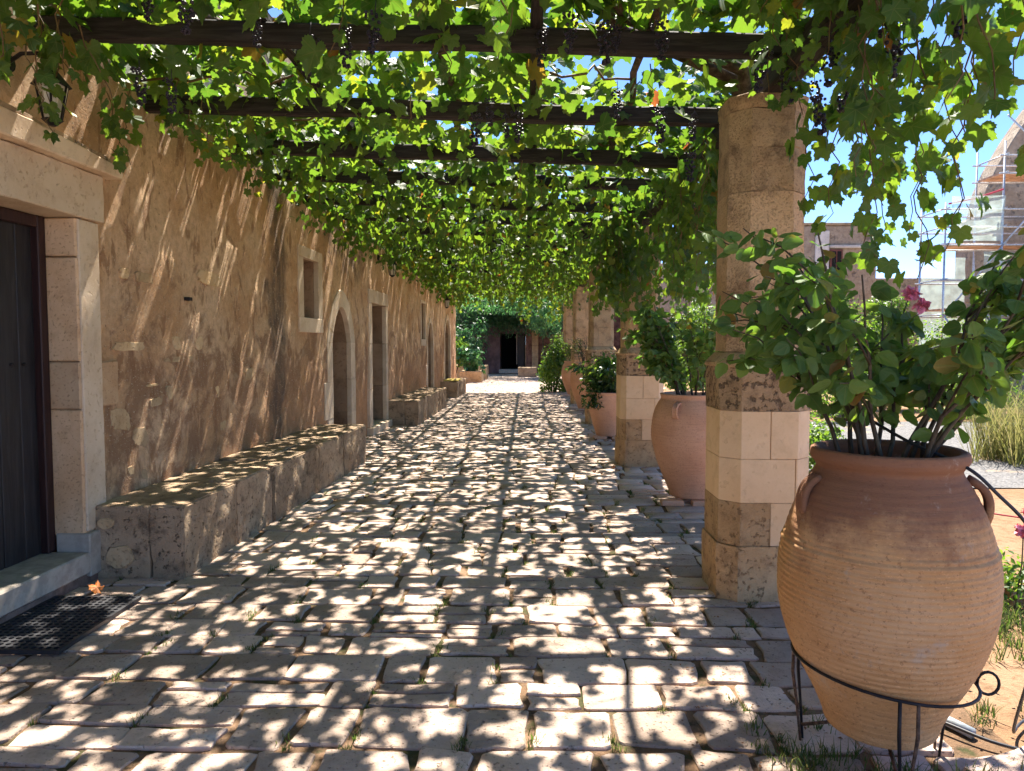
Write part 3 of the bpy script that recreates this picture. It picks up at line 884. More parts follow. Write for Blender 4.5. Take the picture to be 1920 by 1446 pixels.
ds = empty('door_surround', parent=bld)
ds['label'] = 'tall rectangular stone doorway between the two benches'
for z0, z1 in ((0.13, 0.8), (0.805, 1.6), (1.605, 2.32)):
    for ya, yb_ in ((13.02, 13.24), (14.40, 14.56)):
        block('jamb_stone', -0.05, 0.03, ya, yb_, z0, z1, M['trim'], ds, 0.006, 0.002, 0.08, rb.randint(0, 99))
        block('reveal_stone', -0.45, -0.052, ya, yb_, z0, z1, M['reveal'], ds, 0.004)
block('lintel', -0.45, 0.034, 12.98, 14.60, 2.325, 2.56, M['trim'], ds, 0.006, 0.002, 0.08, 44)
block('threshold', -0.45, 0.10, 12.96, 14.58, -0.04, 0.125, M['trim'], ds, 0.01, 0.004, 0.08, 45)
d2 = empty('door', parent=bld)
d2['label'] = 'dark narrow door standing open in the doorway'
block('door_leaf', -0.40, -0.02, 13.245, 13.30, 0.127, 2.30, M['door_frame'], d2, 0.004)
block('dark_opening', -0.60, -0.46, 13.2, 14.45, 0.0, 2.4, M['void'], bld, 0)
block('hook', 0.0, 0.05, 6.36, 6.42, 1.97, 2.0, M['iron'], bld, 0.004)

# --- wall lanterns
def lantern(u, z, label, sc=1.0):
    o = tag(empty('wall_lantern', (wall_x(u), u, z), WROT), label, 'lantern', 'black wall lanterns')
    tube('wall_plate', [(0.0, 0, 0.03), (0.03, 0, 0.03)], 0.05 * sc, M['iron'], o, 12)
    tube('bracket', [(0.02, 0, 0.03), (0.10, 0, 0.08 * sc), (0.2 * sc, 0, 0.08 * sc), (0.26 * sc, 0, 0.03), (0.27 * sc, 0, -0.02)], 0.012, M['iron'], o, 8)
    x = 0.27 * sc
    def ring(r, z): return [(x + r * math.cos(R(60 * k + 30)), r * math.sin(R(60 * k + 30)), z) for k in range(6)]
    bm = bmesh.new()
    bmesh.ops.create_cone(bm, cap_ends=True, segments=6, radius1=0.105 * sc, radius2=0.03 * sc, depth=0.09 * sc, matrix=Matrix.Translation((x, 0, -0.06 * sc)))
    rf = from_bm('roof', bm, M['iron'], o)
    bm = bmesh.new()
    bmesh.ops.create_cone(bm, cap_ends=True, segments=6, radius1=0.022 * sc, radius2=0.012 * sc, depth=0.05 * sc, matrix=Matrix.Translation((x, 0, -0.005)))
    from_bm('finial', bm, M['iron'], rf)
    bm = bmesh.new()
    bmesh.ops.create_cone(bm, cap_ends=True, segments=6, radius1=0.045 * sc, radius2=0.083 * sc, depth=0.19 * sc, matrix=Matrix.Translation((x, 0, -0.20 * sc)))
    from_bm('glass', bm, M['lamp_glass'], o)
    a = ring(0.088 * sc, -0.105 * sc); b = ring(0.05 * sc, -0.295 * sc)
    for k in range(6):
        t = math.pi / 6
        tube('cage_bar', [(x + 0.088 * sc * math.cos(math.pi / 3 * k), 0.088 * sc * math.sin(math.pi / 3 * k), -0.105 * sc), (x + 0.05 * sc * math.cos(math.pi / 3 * k), 0.05 * sc * math.sin(math.pi / 3 * k), -0.295 * sc)], 0.006 * sc, M['iron'], o, 6)
    bm = bmesh.new()
    bmesh.ops.create_cone(bm, cap_ends=True, segments=6, radius1=0.02 * sc, radius2=0.058 * sc, depth=0.035 * sc, matrix=Matrix.Translation((x, 0, -0.31 * sc)))
    from_bm('base', bm, M['iron'], o)
    return o
lantern(4.30, 3.17, 'black iron wall lantern half hidden by vine leaves above the near door', 1.0)
lantern(13.85, 3.16, 'black iron wall lantern above the tall rectangular doorway', 1.0)
lantern(21.6, 2.95, 'small distant wall lantern beside the last arched doorways', 1.0)

# --- stone benches
def bench(u0, u1, dep, hgt, label, lens, seed):
    o = tag(empty('stone_bench', (-3.079, 0, 0), WROT), label, 'bench', 'stone benches against the wall')
    r = random.Random(seed); u = u0; k = 0
    split = dep - 0.25
    while u < u1 - 0.2:
        w = r.uniform(*lens); e = min(u + w, u1)
        if u1 - e < 0.3: e = u1
        f = dep + r.uniform(-0.012, 0.012); t = hgt + r.uniform(-0.006, 0.006)
        block('bench_stone', split + 0.004, f, u + 0.003, e - 0.003, -0.05, t, M['bench'], o, 0.012, 0.016, 0.04, r.randint(0, 99), 2)
        u = e; k += 1
    u = u0
    while u < u1 - 0.2:
        w = r.uniform(lens[0] * 1.3, lens[1] * 1.5); e = min(u + w, u1)
        if u1 - e < 0.3: e = u1
        block('bench_stone', 0.0, split, u + 0.003, e - 0.003, -0.05, hgt + r.uniform(-0.010, 0.010), M['bench'], o, 0.008, 0.008, 0.06, r.randint(0, 99))
        u = e
    return o
b1 = bench(4.98, 10.12, 0.645, 0.505, 'long low stone bench nearest the camera beside the near door', (0.7, 1.5), 4)
for (x, z, w, h) in ((0.19, 0.15, 0.20, 0.16), (0.10, 0.38, 0.12, 0.08)):
    poly = [(x + w / 2 * math.cos(a) * rb.uniform(.85, 1.05), z + h / 2 * math.sin(a) * rb.uniform(.85, 1.1)) for a in [2 * math.pi * k / 17 for k in range(17)]]
    prism('render_patch', poly, 4.965, 5.0, 'y', M['rubble'], b1, 0.004, 0.004, 0.04, 3)
bench(14.56, 18.9, 0.60, 0.49, 'mid-length stone bench beyond the tall rectangular doorway', (0.6, 1.2), 8)
bench(22.1, 24.6, 0.50, 0.47, 'short far stone bench with yellow thing on top', (0.5, 0.8), 12)
tb = tag(empty('watering_tray', (wall_x(23.2) + 0.25, 23.0, 0.47)), 'flat yellow tray with upright rod on the far bench', 'tray')
block('tray', -0.2, 0.22, -0.7, 0.5, 0.012, 0.045, M['yellow'], tb, 0.01)
tube('rod', [(0, 0.1, 0.03), (0.01, 0.1, 0.75)], 0.012, M['iron'], tb, 6)

# ------------------------------------------------------------------ columns
def oct_poly(cx, cy, h, c):
    return [(cx - h + c, cy - h), (cx + h - c, cy - h), (cx + h, cy - h + c), (cx + h, cy + h - c), (cx + h - c, cy + h), (cx - h + c, cy + h), (cx - h, cy + h - c), (cx - h, cy - h + c)]

def column(cx, cy, label, seed, cb=0.108, first=False):
    o = tag(empty('stone_column', (cx, cy, 0)), label, 'column', 'octagonal columns carrying the pergola')
    r = random.Random(seed)
    B = lambda g=0.0: oct_poly(0, 0, 0.282 + g, cb)
    S = lambda g=0.0: oct_poly(0, 0, 0.238 + g, min(cb, 0.112))
    cut = 0.05 if first else 0.09
    def course(poly, z0, z1, mats, joint=None, rough=0.006, poly2=None):
        nm = 'stone_block'
        if joint is None:
            prism(nm, poly, z0 + .001, z1 - .001, 'z', M[mats[0]], o, 0.0, rough, cut, r.randint(0, 99), poly2)
        else:
            for kl, mm in ((True, mats[0]), (False, mats[-1])):
                rg = rough if mm != 'cream' else 0.0
                pl = clip_x(poly, joint - 0.002 if kl else joint + 0.002, kl)
                prism(nm, pl, z0 + .001, z1 - .001, 'z', M[mm], o, 0.0 if rg else 0.003, rg, cut, r.randint(0, 99))
    course(B(0.012), -0.05, 0.346, ['old'], None, 0.012)
    course(B(), 0.346, 0.617, ['old', 'cream'], 0.0 + (0.01 if first else r.uniform(-.05, .08)))
    course(B(), 0.617, 0.89, ['cream', 'cream'], 0.16)
    course(B(), 0.89, 1.187, ['cream', 'cream'] if first or r.random() < .4 else ['old', 'cream'], 0.005)
    course(B(0.002), 1.187, 1.455, ['pitted'], None, 0.011)
    prism('moulding', oct_poly(0, 0, 0.296, cb), 1.457, 1.487, 'z', M['old'], o, 0.006, 0.004, cut, 5)
    prism('moulding', oct_poly(0, 0, 0.288, cb), 1.489, 1.548, 'z', M['old'], o, 0.004, 0.004, cut, 6, oct_poly(0, 0, 0.243, min(cb, 0.112)))
    zs = [1.55, 1.92, 2.26, 2.53, 2.80, 3.03]
    for a, b in zip(zs, zs[1:]):
        if first or r.random() < 0.5: course(S(), a, b, ['shaft'], None, 0.009)
        else: course(S(), a, b, ['shaft', 'shaft'], r.uniform(-0.08, 0.08), 0.006)
    prism('capital', S(), 3.032, 3.12, 'z', M['shaft'], o, 0.006, 0.008, cut, 9, S(0.010))
    return o
COLX = 1.503
cols = [(4.87, 'nearest octagonal stone column with cream repaired blocks behind the big jar'), (9.98, 'second stone column, between the two nearer pink terracotta jars'),
        (15.1, 'third stone column, behind the pot of bushy evergreen'), (20.2, 'fourth stone column, behind the slim reddish jar'), (25.3, 'farthest stone column at the end of the pergola')]
for i, (y, lb) in enumerate(cols):
    column(COLX + (0.02 if i else 0), y, lb, 40 + i, 0.108 if i == 0 else 0.07, i == 0)

# ------------------------------------------------------------------ pergola
perg = tag(empty('pergola', (0, 0, 0)), 'dark timber pergola spanning from the wall to the stone columns', 'pergola')
def beam(name, p0, p1, w, h, m, seed):
    """sawn timber of w x h between two points, slightly bowed, as its own mesh"""
    r = random.Random(seed)
    a, b = Vector(p0), Vector(p1)
    d = (b - a); L = d.length; n = max(4, int(L / 0.5))
    d.normalize()
    side = d.cross(Vector((0, 0, 1))).normalized(); up = side.cross(d)
    V = []; Fc = []
    for i in range(n + 1):
        c = a.lerp(b, i / n) + up * r.uniform(-0.008, 0.008) + side * r.uniform(-0.006, 0.006)
        ch = 0.012
        for (s, t) in ((-w / 2 + ch, -h / 2), (w / 2 - ch, -h / 2), (w / 2, -h / 2 + ch), (w / 2, h / 2 - ch), (w / 2 - ch, h / 2), (-w / 2 + ch, h / 2), (-w / 2, h / 2 - ch), (-w / 2, -h / 2 + ch)):
            V.append(c + side * s + up * t)
    for i in range(n):
        for k in range(8):
            Fc.append((i * 8 + k, i * 8 + (k + 1) % 8, (i + 1) * 8 + (k + 1) % 8, (i + 1) * 8 + k))
    Fc.append(tuple(range(8))[::-1]); Fc.append(tuple(n * 8 + k for k in range(8)))
    me = bpy.data.meshes.new(name); me.from_pydata([tuple(v) for v in V], [], Fc); me.materials.append(m)
    bm = bmesh.new(); bm.from_mesh(me); bmesh.ops.recalc_face_normals(bm, faces=bm.faces[:]); bm.to_mesh(me); bm.free()
    return link(bpy.data.objects.new(name, me), perg)
bz = lambda x: 3.36 - 0.032 * x
YB = [0.75, 2.0, 3.25] + [4.5 + 1.25 * k for k in range(18)]
for i, y in enumerate(YB):
    dz = rnd.uniform(-0.02, 0.02)
    beam('cross_beam', (wall_x(y) + 0.04, y + rnd.uniform(-.03, .03), bz(-3) + dz), (1.72, y + rnd.uniform(-.03, .03), bz(1.72) + dz), 0.085, 0.13, M['beam'], i)
for x in (-1.55, 0.06):
    beam('long_rail', (x, 0.5, bz(x) + 0.115), (x + 0.02, 26.2, bz(x) + 0.115), 0.07, 0.08, M['rail'], 60)
beam('edge_beam', (1.52, 0.4, 3.19), (1.52, 26.4, 3.19), 0.15, 0.13, M['rail'], 71)

# ------------------------------------------------------------------ grapevines
HOLE = [(0.75, 5.3, 0.38, 0.6), (-0.9, 3.7, 0.25, 0.3), (0.5, 6.6, 0.25, 0.3)]
def canopy(n, y0, y1, r, low, big=1.0):
    p = []
    while len(p) < n:
        m = n * 3
        x = r.uniform(-2.95, 1.95, m); y = r.uniform(y0, y1, m)
        dens = np.where(x < -2.0, 0.95, 0.70) + 0.34 * fbm(x * 2.3 + 40, y * 2.3, 91, 3)
        for hx, hy, rx, ry in HOLE:
            dens = dens * (1 - 0.95 * np.exp(-((x - hx) / rx) ** 2 - ((y - hy) / ry) ** 2))
        k = r.uniform(0, 1, m) < dens
        x = x[k]; y = y[k]
        top = 3.52 - 0.03 * x + 0.22 * fbm(x * 0.8, y * 0.8, 55, 2)
        z = top + r.uniform(-0.30, 0.14, len(x)) - np.abs(r.normal(0, 0.16 if low > 0.3 else 0.11, len(x)))
        lowest = np.where(r.uniform(0, 1, len(x)) < low, bz(x) - 0.22 * r.uniform(0, 1, len(x)), bz(x) + 0.10)
        z = np.maximum(z, lowest + r.uniform(0, 0.10, len(x)))
        p += list(zip(x, y, z))
    p = np.array(p[:n])
    nr = np.column_stack([r.normal(0, 0.8, n), r.normal(0, 0.8, n) - 0.1, np.full(n, 0.7)])
    tp = r.normal(size=(n, 3)) * 0.8 + np.array([0, 0, -0.5])
    return p, frames(nr, tp), big * (0.052 + 0.066 * r.uniform(0, 1, n) ** 0.8)

def shoots(spec, r):
    """hanging shoots: list of (x,y,z,length,sway) -> leaf arrays and stem polylines"""
    P = []; N = []; T = []; S = []; lines = []
    for (x, y, z, L, sw) in spec:
        n = max(3, int(L / 0.075)); a = r.uniform(0, 6.28)
        dx, dy = math.cos(a) * sw, math.sin(a) * sw
        pts = []
        for i in range(n + 1):
            t = i / n
            c = np.array([x + dx * t + 0.02 * r.normal(), y + dy * t + 0.02 * r.normal(), z - L * t ** 0.9])
            pts.append(c)
            if i == 0: continue
            for _ in range(1 if r.uniform() < 0.55 else 2):
                b = r.uniform(0, 6.28); off = r.uniform(0.02, 0.10)
                P.append(c + np.array([math.cos(b) * off, math.sin(b) * off, r.uniform(-0.03, 0.03)]))
                N.append([math.cos(b) + r.normal() * 0.5, math.sin(b) + r.normal() * 0.5, 0.45 + r.normal() * 0.35])
                T.append([math.cos(b) * 0.4 + r.normal() * 0.3, math.sin(b) * 0.4 + r.normal() * 0.3, -1.0])
                S.append(r.uniform(0.062, 0.112) * (1 - 0.35 * t ** 2))
        lines.append(pts)
    return np.array(P), frames(np.array(N), np.array(T)), np.array(S), lines

def bunch_mesh():
    bm = bmesh.new(); r = random.Random(2)
    for i in range(46):
        t = r.random() ** 0.8
        w = 0.038 * (1 - 0.75 * t) + 0.004
        a = r.uniform(0, 6.28); d = w * math.sqrt(r.random())
        bmesh.ops.create_icosphere(bm, subdivisions=1, radius=r.uniform(0.0065, 0.0095), matrix=Matrix.Translation((math.cos(a) * d, math.sin(a) * d, -0.03 - 0.16 * t)))
    bmesh.ops.create_cone(bm, cap_ends=True, segments=5, radius1=0.002, radius2=0.002, depth=0.06, matrix=Matrix.Translation((0, 0, -0.01)))
    me = bpy.data.meshes.new('grape_bunch'); bm.to_mesh(me); bm.free()
    me.polygons.foreach_set('use_smooth', [True] * len(me.polygons)); me.materials.append(M['grape'])
    return me
BUNCH = bunch_mesh()
CAM = np.array([0, 0, 1.6])

def vine(name_label, y0, y1, trunk_y, n_can, spec, n_obj, seed, bunches, near, low=0.5):
    r = np.random.default_rng(seed); rr = random.Random(seed)
    o = tag(empty('grapevine', (1.85, trunk_y, 0)), name_label, 'vine', 'grapevines on the pergola')
    o.matrix_world = Matrix.Translation((1.85, trunk_y, 0))
    base = np.array([1.85, trunk_y, 0])
    B = Vector(base)
    # trunk climbs behind its column, then limbs run along over the beams
    tp = [(1.58, trunk_y + 0.1, -0.05), (1.62, trunk_y + 0.06, 0.6), (1.56, trunk_y + .04, 1.4), (1.60, trunk_y + 0.05, 2.3), (1.58, trunk_y + 0.02, 3.0), (1.45, trunk_y - 0.12, 3.42), (1.0, trunk_y - 0.35, 3.52), (0.6, trunk_y - 0.75, 3.5), (0.25, trunk_y - 1.3, 3.58)]
    tube('trunk', [Vector(p) - B for p in tp], [0.055, 0.05, 0.045, 0.045, 0.042, 0.042, 0.04, 0.036, 0.03], M['bark'], o, 9)
    for x in (0.80, -0.55, -1.9):
        z = bz(x) + 0.13
        pts = []
        yy = y0
        while yy < y1 + 0.4:
            pts.append(Vector((x + rr.uniform(-0.07, 0.07), yy, z + rr.uniform(-0.02, 0.05))) - B)
            yy += 0.45
        tube('limb', pts, [rr.uniform(0.022, 0.036) for _ in pts], M['bark'], o, 8)
    for k in range(7):
        x = rr.uniform(-2.6, 1.4); yy = rr.uniform(y0, y1)
        p = wobble((x, yy, 3.45), (x + rr.uniform(-1.2, 1.2), yy + rr.uniform(-0.9, 0.9), 3.5), 6, 0.06, rr)
        tube('cane', [v - B for v in p], 0.009, M['cane'], o, 6)
    p1, f1, s1 = canopy(n_can, y0, y1, r, low, 1.30 if low < 0.2 else (1.16 if low < 0.4 else 1.04))
    p2, f2, s2, lines = shoots(spec, r)
    for L in lines:
        tube('shoot', [Vector(v) - B for v in L], [0.0045 - 0.0025 * i / len(L) for i in range(len(L))], M['cane'], o, 5, False)
    P = np.vstack([p1, p2]); Fm = np.concatenate([f1, f2]); S = np.concatenate([s1, s2])
    d = np.linalg.norm(P - CAM, axis=1)
    front = P[:, 1] > 1.2
    order = np.argsort(np.where(front, d, 1e6))
    sel = order[:n_obj]
    rest = np.setdiff1d(np.arange(len(P)), sel)
    leaf_objects('leaf', 'grape', P[sel] - base, Fm[sel], S[sel], LEAF_NEAR, M['vine_leaf'], o, seed)
    q = leaf_cloud('foliage', P[rest] - base, Fm[rest], S[rest], LEAF_NEAR if near else LEAF_FAR, M['vine_leaf'], o, seed)
    q['kind'] = 'stuff'
    for (x, y, z) in bunches:
        b = bpy.data.objects.new('grape_bunch', BUNCH)
        b.location = Vector((x, y, z)) - B
        b.rotation_euler = (rr.uniform(-.1, .1), rr.uniform(-.1, .1), rr.uniform(0, 6))
        s = rr.uniform(1.0, 1.5); b.scale = (s, s, s)
        link(b, o)
    return o

rs = random.Random(77)
def curtain(y0, y1, n, xa, xb, za, zb, La, Lb):
    return [(rs.uniform(xa, xb), rs.uniform(y0, y1), rs.uniform(za, zb), rs.uniform(La, Lb), rs.uniform(0.02, 0.15)) for _ in range(n)]
spec1 = (curtain(2.3, 3.5, 15, 1.40, 2.0, 3.0, 3.3, 0.55, 1.15) + curtain(3.5, 4.4, 12, 1.62, 2.15, 3.0, 3.3, 0.4, 1.0) + curtain(1.9, 2.4, 7, 1.35, 1.75, 2.9, 3.3, 0.4, 1.0)
         + curtain(3.6, 4.5, 17, 1.28, 1.75, 3.3, 3.45, 0.22, 0.45) + curtain(2.7, 3.6, 10, 1.35, 1.8, 3.25, 3.4, 0.2, 0.45) + curtain(2.9, 4.3, 7, -0.8, 0.5, 3.30, 3.45, 0.12, 0.30)
         + curtain(3.7, 4.4, 10, -2.8, -2.45, 3.3, 3.5, 0.30, 0.55) + curtain(2.5, 4.3, 6, -2.2, -0.6, 3.35, 3.5, 0.10, 0.3) + curtain(2.6, 4.2, 8, 0.5, 1.4, 3.3, 3.45, 0.1, 0.3))
spec2 = (curtain(4.9, 7.6, 14, -2.85, -2.3, 3.3, 3.5, 0.25, 0.55) + curtain(5.8, 7.6, 40, 1.30, 2.1, 3.1, 3.4, 0.5, 1.3) + curtain(4.8, 7.6, 14, -2.2, 1.4, 3.25, 3.45, 0.10, 0.30))
spec3 = (curtain(7.6, 12.7, 36, -2.75, -2.1, 3.25, 3.45, 0.15, 0.40) + curtain(7.6, 9.6, 26, 1.5, 2.2, 3.1, 3.4, 0.6, 1.4) + curtain(8.9, 9.7, 30, 0.9, 1.65, 3.0, 3.3, 0.7, 1.3)
         + curtain(10.3, 12.7, 24, 1.4, 2.2, 3.1, 3.4, 0.4, 1.1) + curtain(7.6, 12.7, 90, -2.1, 1.5, 3.2, 3.4, 0.10, 0.42))
spec4 = (curtain(12.7, 19, 34, -2.6, -2.0, 3.2, 3.4, 0.2, 0.5) + curtain(12.7, 19, 34, 1.45, 2.2, 3.0, 3.4, 0.4, 1.0) + curtain(12.7, 19, 110, -2.0, 1.5, 3.15, 3.35, 0.10, 0.40))
spec5 = (curtain(19, 26.3, 34, -2.5, -1.9, 3.1, 3.4, 0.2, 0.6) + curtain(19, 26.3, 30, 1.2, 2.2, 3.0, 3.4, 0.3, 0.9) + curtain(19, 26.3, 110, -2.0, 1.5, 3.1, 3.35, 0.10, 0.45) + curtain(25.6, 26.3, 10, -0.4, 1.2, 3.0, 3.2, 0.4, 0.9))
B1 = [(0.08 + 0.16 * k + rs.uniform(-.05, .05), 4.2 + rs.uniform(-.5, .25), 3.44) for k in range(5)] + [(1.55 + rs.uniform(-.12, .2), 3.1 + 0.22 * k, 3.06 + rs.uniform(-.1, .15)) for k in range(7)] + \
     [(-1.9 + 0.22 * k, 4.1 + rs.uniform(-.3, .3), 3.42) for k in range(6)] + [(-2.35, 4.6, 3.32), (-2.2, 4.7, 3.28), (1.45, 4.3, 3.2), (1.3, 4.2, 3.25), (1.62, 3.9, 3.0)]
B2 = [(-0.35 + 0.1 * k, 5.3 + rs.uniform(-.3, .3), 3.30) for k in range(4)] + [(0.95, 5.4, 3.3), (1.15, 5.2, 3.2), (1.2, 5.6, 3.05), (0.6, 5.0, 3.3)]
vine('grapevine over the pergola bay nearest the camera with large hanging leaves at right', 1.7, 4.9, 5.24, 2150, spec1, 300, 101, B1, True, 0.12)
vine('grapevine over the second stretch of pergola beyond the nearest column', 4.9, 7.6, 5.42, 2000, spec2, 300, 102, B2, True, 0.28)
vine('grapevine around the second stone column with low hanging shoots', 7.6, 12.7, 10.35, 4650, spec3, 150, 103, [], False)
vine('grapevine around the third stone column in the middle distance', 12.7, 19.0, 15.5, 6300, spec4, 0, 104, [], False)
vine('farthest grapevine at the bright end of the pergola', 19.0, 26.4, 20.6, 7400, spec5, 0, 105, [], False)

# ------------------------------------------------------------------ terracotta jars
def handle(parent, a, r0, z0, z1, out, rad, m, n=3):
    """ribbed loop handle on the shoulder at angle a"""
    ca, sa = math.cos(a), math.sin(a)
    for k in range(n):
        off = (k - (n - 1) / 2) * rad * 1.5
        pts = []
        for i in range(11):
            t = i / 10
            rr_ = r0 + out * math.sin(math.pi * t) ** 0.7 + (0.055 * t)
            z = z0 + (z1 - z0) * t + 0.018 * math.sin(math.pi * t)
            pts.append((ca * rr_ - sa * off, sa * rr_ + ca * off, z))
        tube('handle', pts, [rad * (1.15 if i in (0, 10) else 1) for i in range(11)], m, parent, 8)

def jar(loc, keys, label, m, seed, segs=56, step=0.012, ridges=None, handles=(), rim_r=None, wob=0.012, rz=0.0):
    o = tag(empty('terracotta_jar', loc, rz), label, 'jar', 'terracotta jars along the colonnade')
    prof = interp_prof(keys, step)
    zt = keys[-1][1]; rt = keys[-1][0]
    inner = [(rt - 0.012, zt + 0.006), (rt - 0.030, zt + 0.001), (rt - 0.040, zt - 0.025), (rt - 0.045, zt - 0.09)]
    full = [(0.001, keys[0][1])] + prof + inner
    lathe('body', full, segs, m, o, ridges, wob, seed)
    lathe('soil', [(rt - 0.035, zt - 0.07), (0.10, zt - 0.055), (0.001, zt - 0.05)], 24, M['joint'], o)
    for h in handles: handle(o, *h, m)
    return o

def rid1(z, i):
    a = 0.0026 * math.sin(z * 300 + 0.8 * math.sin(z * 31)) if 0.42 < z < 0.90 else 0.0008 * math.sin(z * 240)
    return a + (0.004 if abs(z - 0.86) < 0.010 else 0)
K1 = [(0.185, 0.155), (0.212, 0.170), (0.225, 0.21), (0.262, 0.29), (0.318, 0.39), (0.370, 0.505), (0.402, 0.62), (0.410, 0.72), (0.404, 0.82), (0.375, 0.93), (0.335, 1.03), (0.292, 1.105),
      (0.272, 1.135), (0.274, 1.155), (0.290, 1.172), (0.296, 1.195), (0.290, 1.210)]
K1 = [(r_ * 0.915, z_) for r_, z_ in K1]
J1 = (1.345, 2.78, 0.0)
jar(J1, K1, 'huge weathered terracotta jar on a metal stand in the right foreground', M['jar_old'], 3, 96, 0.0035, rid1,
    [(R(-22), 0.262, 1.115, 0.97, 0.032, 0.014), (R(184), 0.262, 1.11, 0.98, 0.022, 0.014)])
KP = [(0.20, 0.05), (0.235, 0.06), (0.255, 0.12), (0.31, 0.25), (0.375, 0.42), (0.425, 0.62), (0.430, 0.74), (0.405, 0.90), (0.365, 1.0), (0.335, 1.05), (0.340, 1.075), (0.345, 1.095)]
def rid2(z, i): return 0.0028 * math.sin(z * 210) if (0.62 < z < 0.86 or 0.3 < z < 0.42) else 0.0009 * math.sin(z * 300)
jar((1.72, 7.60, 0.0), KP, 'large pink terracotta jar just behind the nearest column', M['jar_new'], 5, 72, 0.010, rid2, [(R(232), 0.36, 1.02, 0.88, 0.05, 0.013), (R(52), 0.36, 1.02, 0.88, 0.05, 0.013)])
KC = [(0.21, 0.04), (0.235, 0.05), (0.25, 0.10), (0.31, 0.30), (0.365, 0.52), (0.395, 0.68), (0.40, 0.74), (0.415, 0.76), (0.42, 0.785)]
jar((1.45, 12.75, 0.0), KC, 'wide tapering terracotta pot with bushy evergreen beside the second column', M['jar_new'], 6, 56, 0.012, rid2)
jar((1.50, 17.9, 0.0), [(r_ * 0.99, z_ * 1.05) for r_, z_ in KP], 'slim reddish terracotta jar with dark sparse shrub, fourth from the camera', M['jar_new'], 7, 48, 0.02, None)
jar((1.53, 23.0, 0.0), [(r_ * 0.98, z_ * 0.98) for r_, z_ in KP], 'farthest terracotta jar, next to the large green bush', M['jar_new'], 8, 48, 0.02, None)
# bricks propping the jars
for (x, y, dx, lb) in ((1.62, 7.36, 0.1, 'flat brick under the pink jar'), (1.42, 12.52, 0.1, 'flat brick under the wide tapering pot')):
    for k, (ox, oy) in enumerate(((-0.16, 0.02), (0.14, 0.0))):
        tag(block('prop_brick', x + ox - 0.11, x + ox + 0.11, y + oy - 0.06, y + oy + 0.06, 0.0, 0.052, M['jar_new'], None, 0.006), ('left ' if k == 0 else 'right ') + lb, 'brick', 'bricks propping the jars')

# metal stand under the big jar
st = tag(empty('jar_stand', J1), 'black iron ring stand with paired legs holding the huge jar', 'stand')
ring = [(0.318 * math.cos(t), 0.318 * math.sin(t), 0.390 - 0.035 * math.cos(t)) for t in [2 * math.pi * k / 40 for k in range(41)]]
tube('ring', ring, 0.0058, M['iron'], st, 8, False)
for a in (R(-100), R(20), R(140)):
    for s in (-1, 1):
        b = a + s * 0.09
        c, n_ = math.cos(b), math.sin(b)
        tube('leg', [(0.320 * c, 0.320 * n_, 0.39 - 0.035 * c), (0.322 * c, 0.322 * n_, 0.28), (0.305 * math.cos(a + s * .06), 0.305 * math.sin(a + s * .06), 0.14), (0.29 * math.cos(a + s * .035), 0.29 * math.sin(a + s * .035), -0.02)], [0.006, 0.007, 0.0055, 0.0055], M['rust'] if s > 0 else M['iron'], st, 7)
    tube('brace', [(0.29 * math.cos(a), 0.29 * math.sin(a), 0.06), (0.12 * math.cos(a), 0.12 * math.sin(a), 0.135)], 0.007, M['rust'], st, 6)
lp = [(0.318 + 0.04 * (1 - math.cos(t)) * 0.9, -0.02, 0.365 + 0.042 * math.sin(t)) for t in [2 * math.pi * k / 16 for k in range(17)]]
tube('loop', [(x * math.cos(R(-12)) - y * math.sin(R(-12)), x * math.sin(R(-12)) + y * math.cos(R(-12)), z) for x, y, z in lp], 0.0055, M['iron'], st, 6)

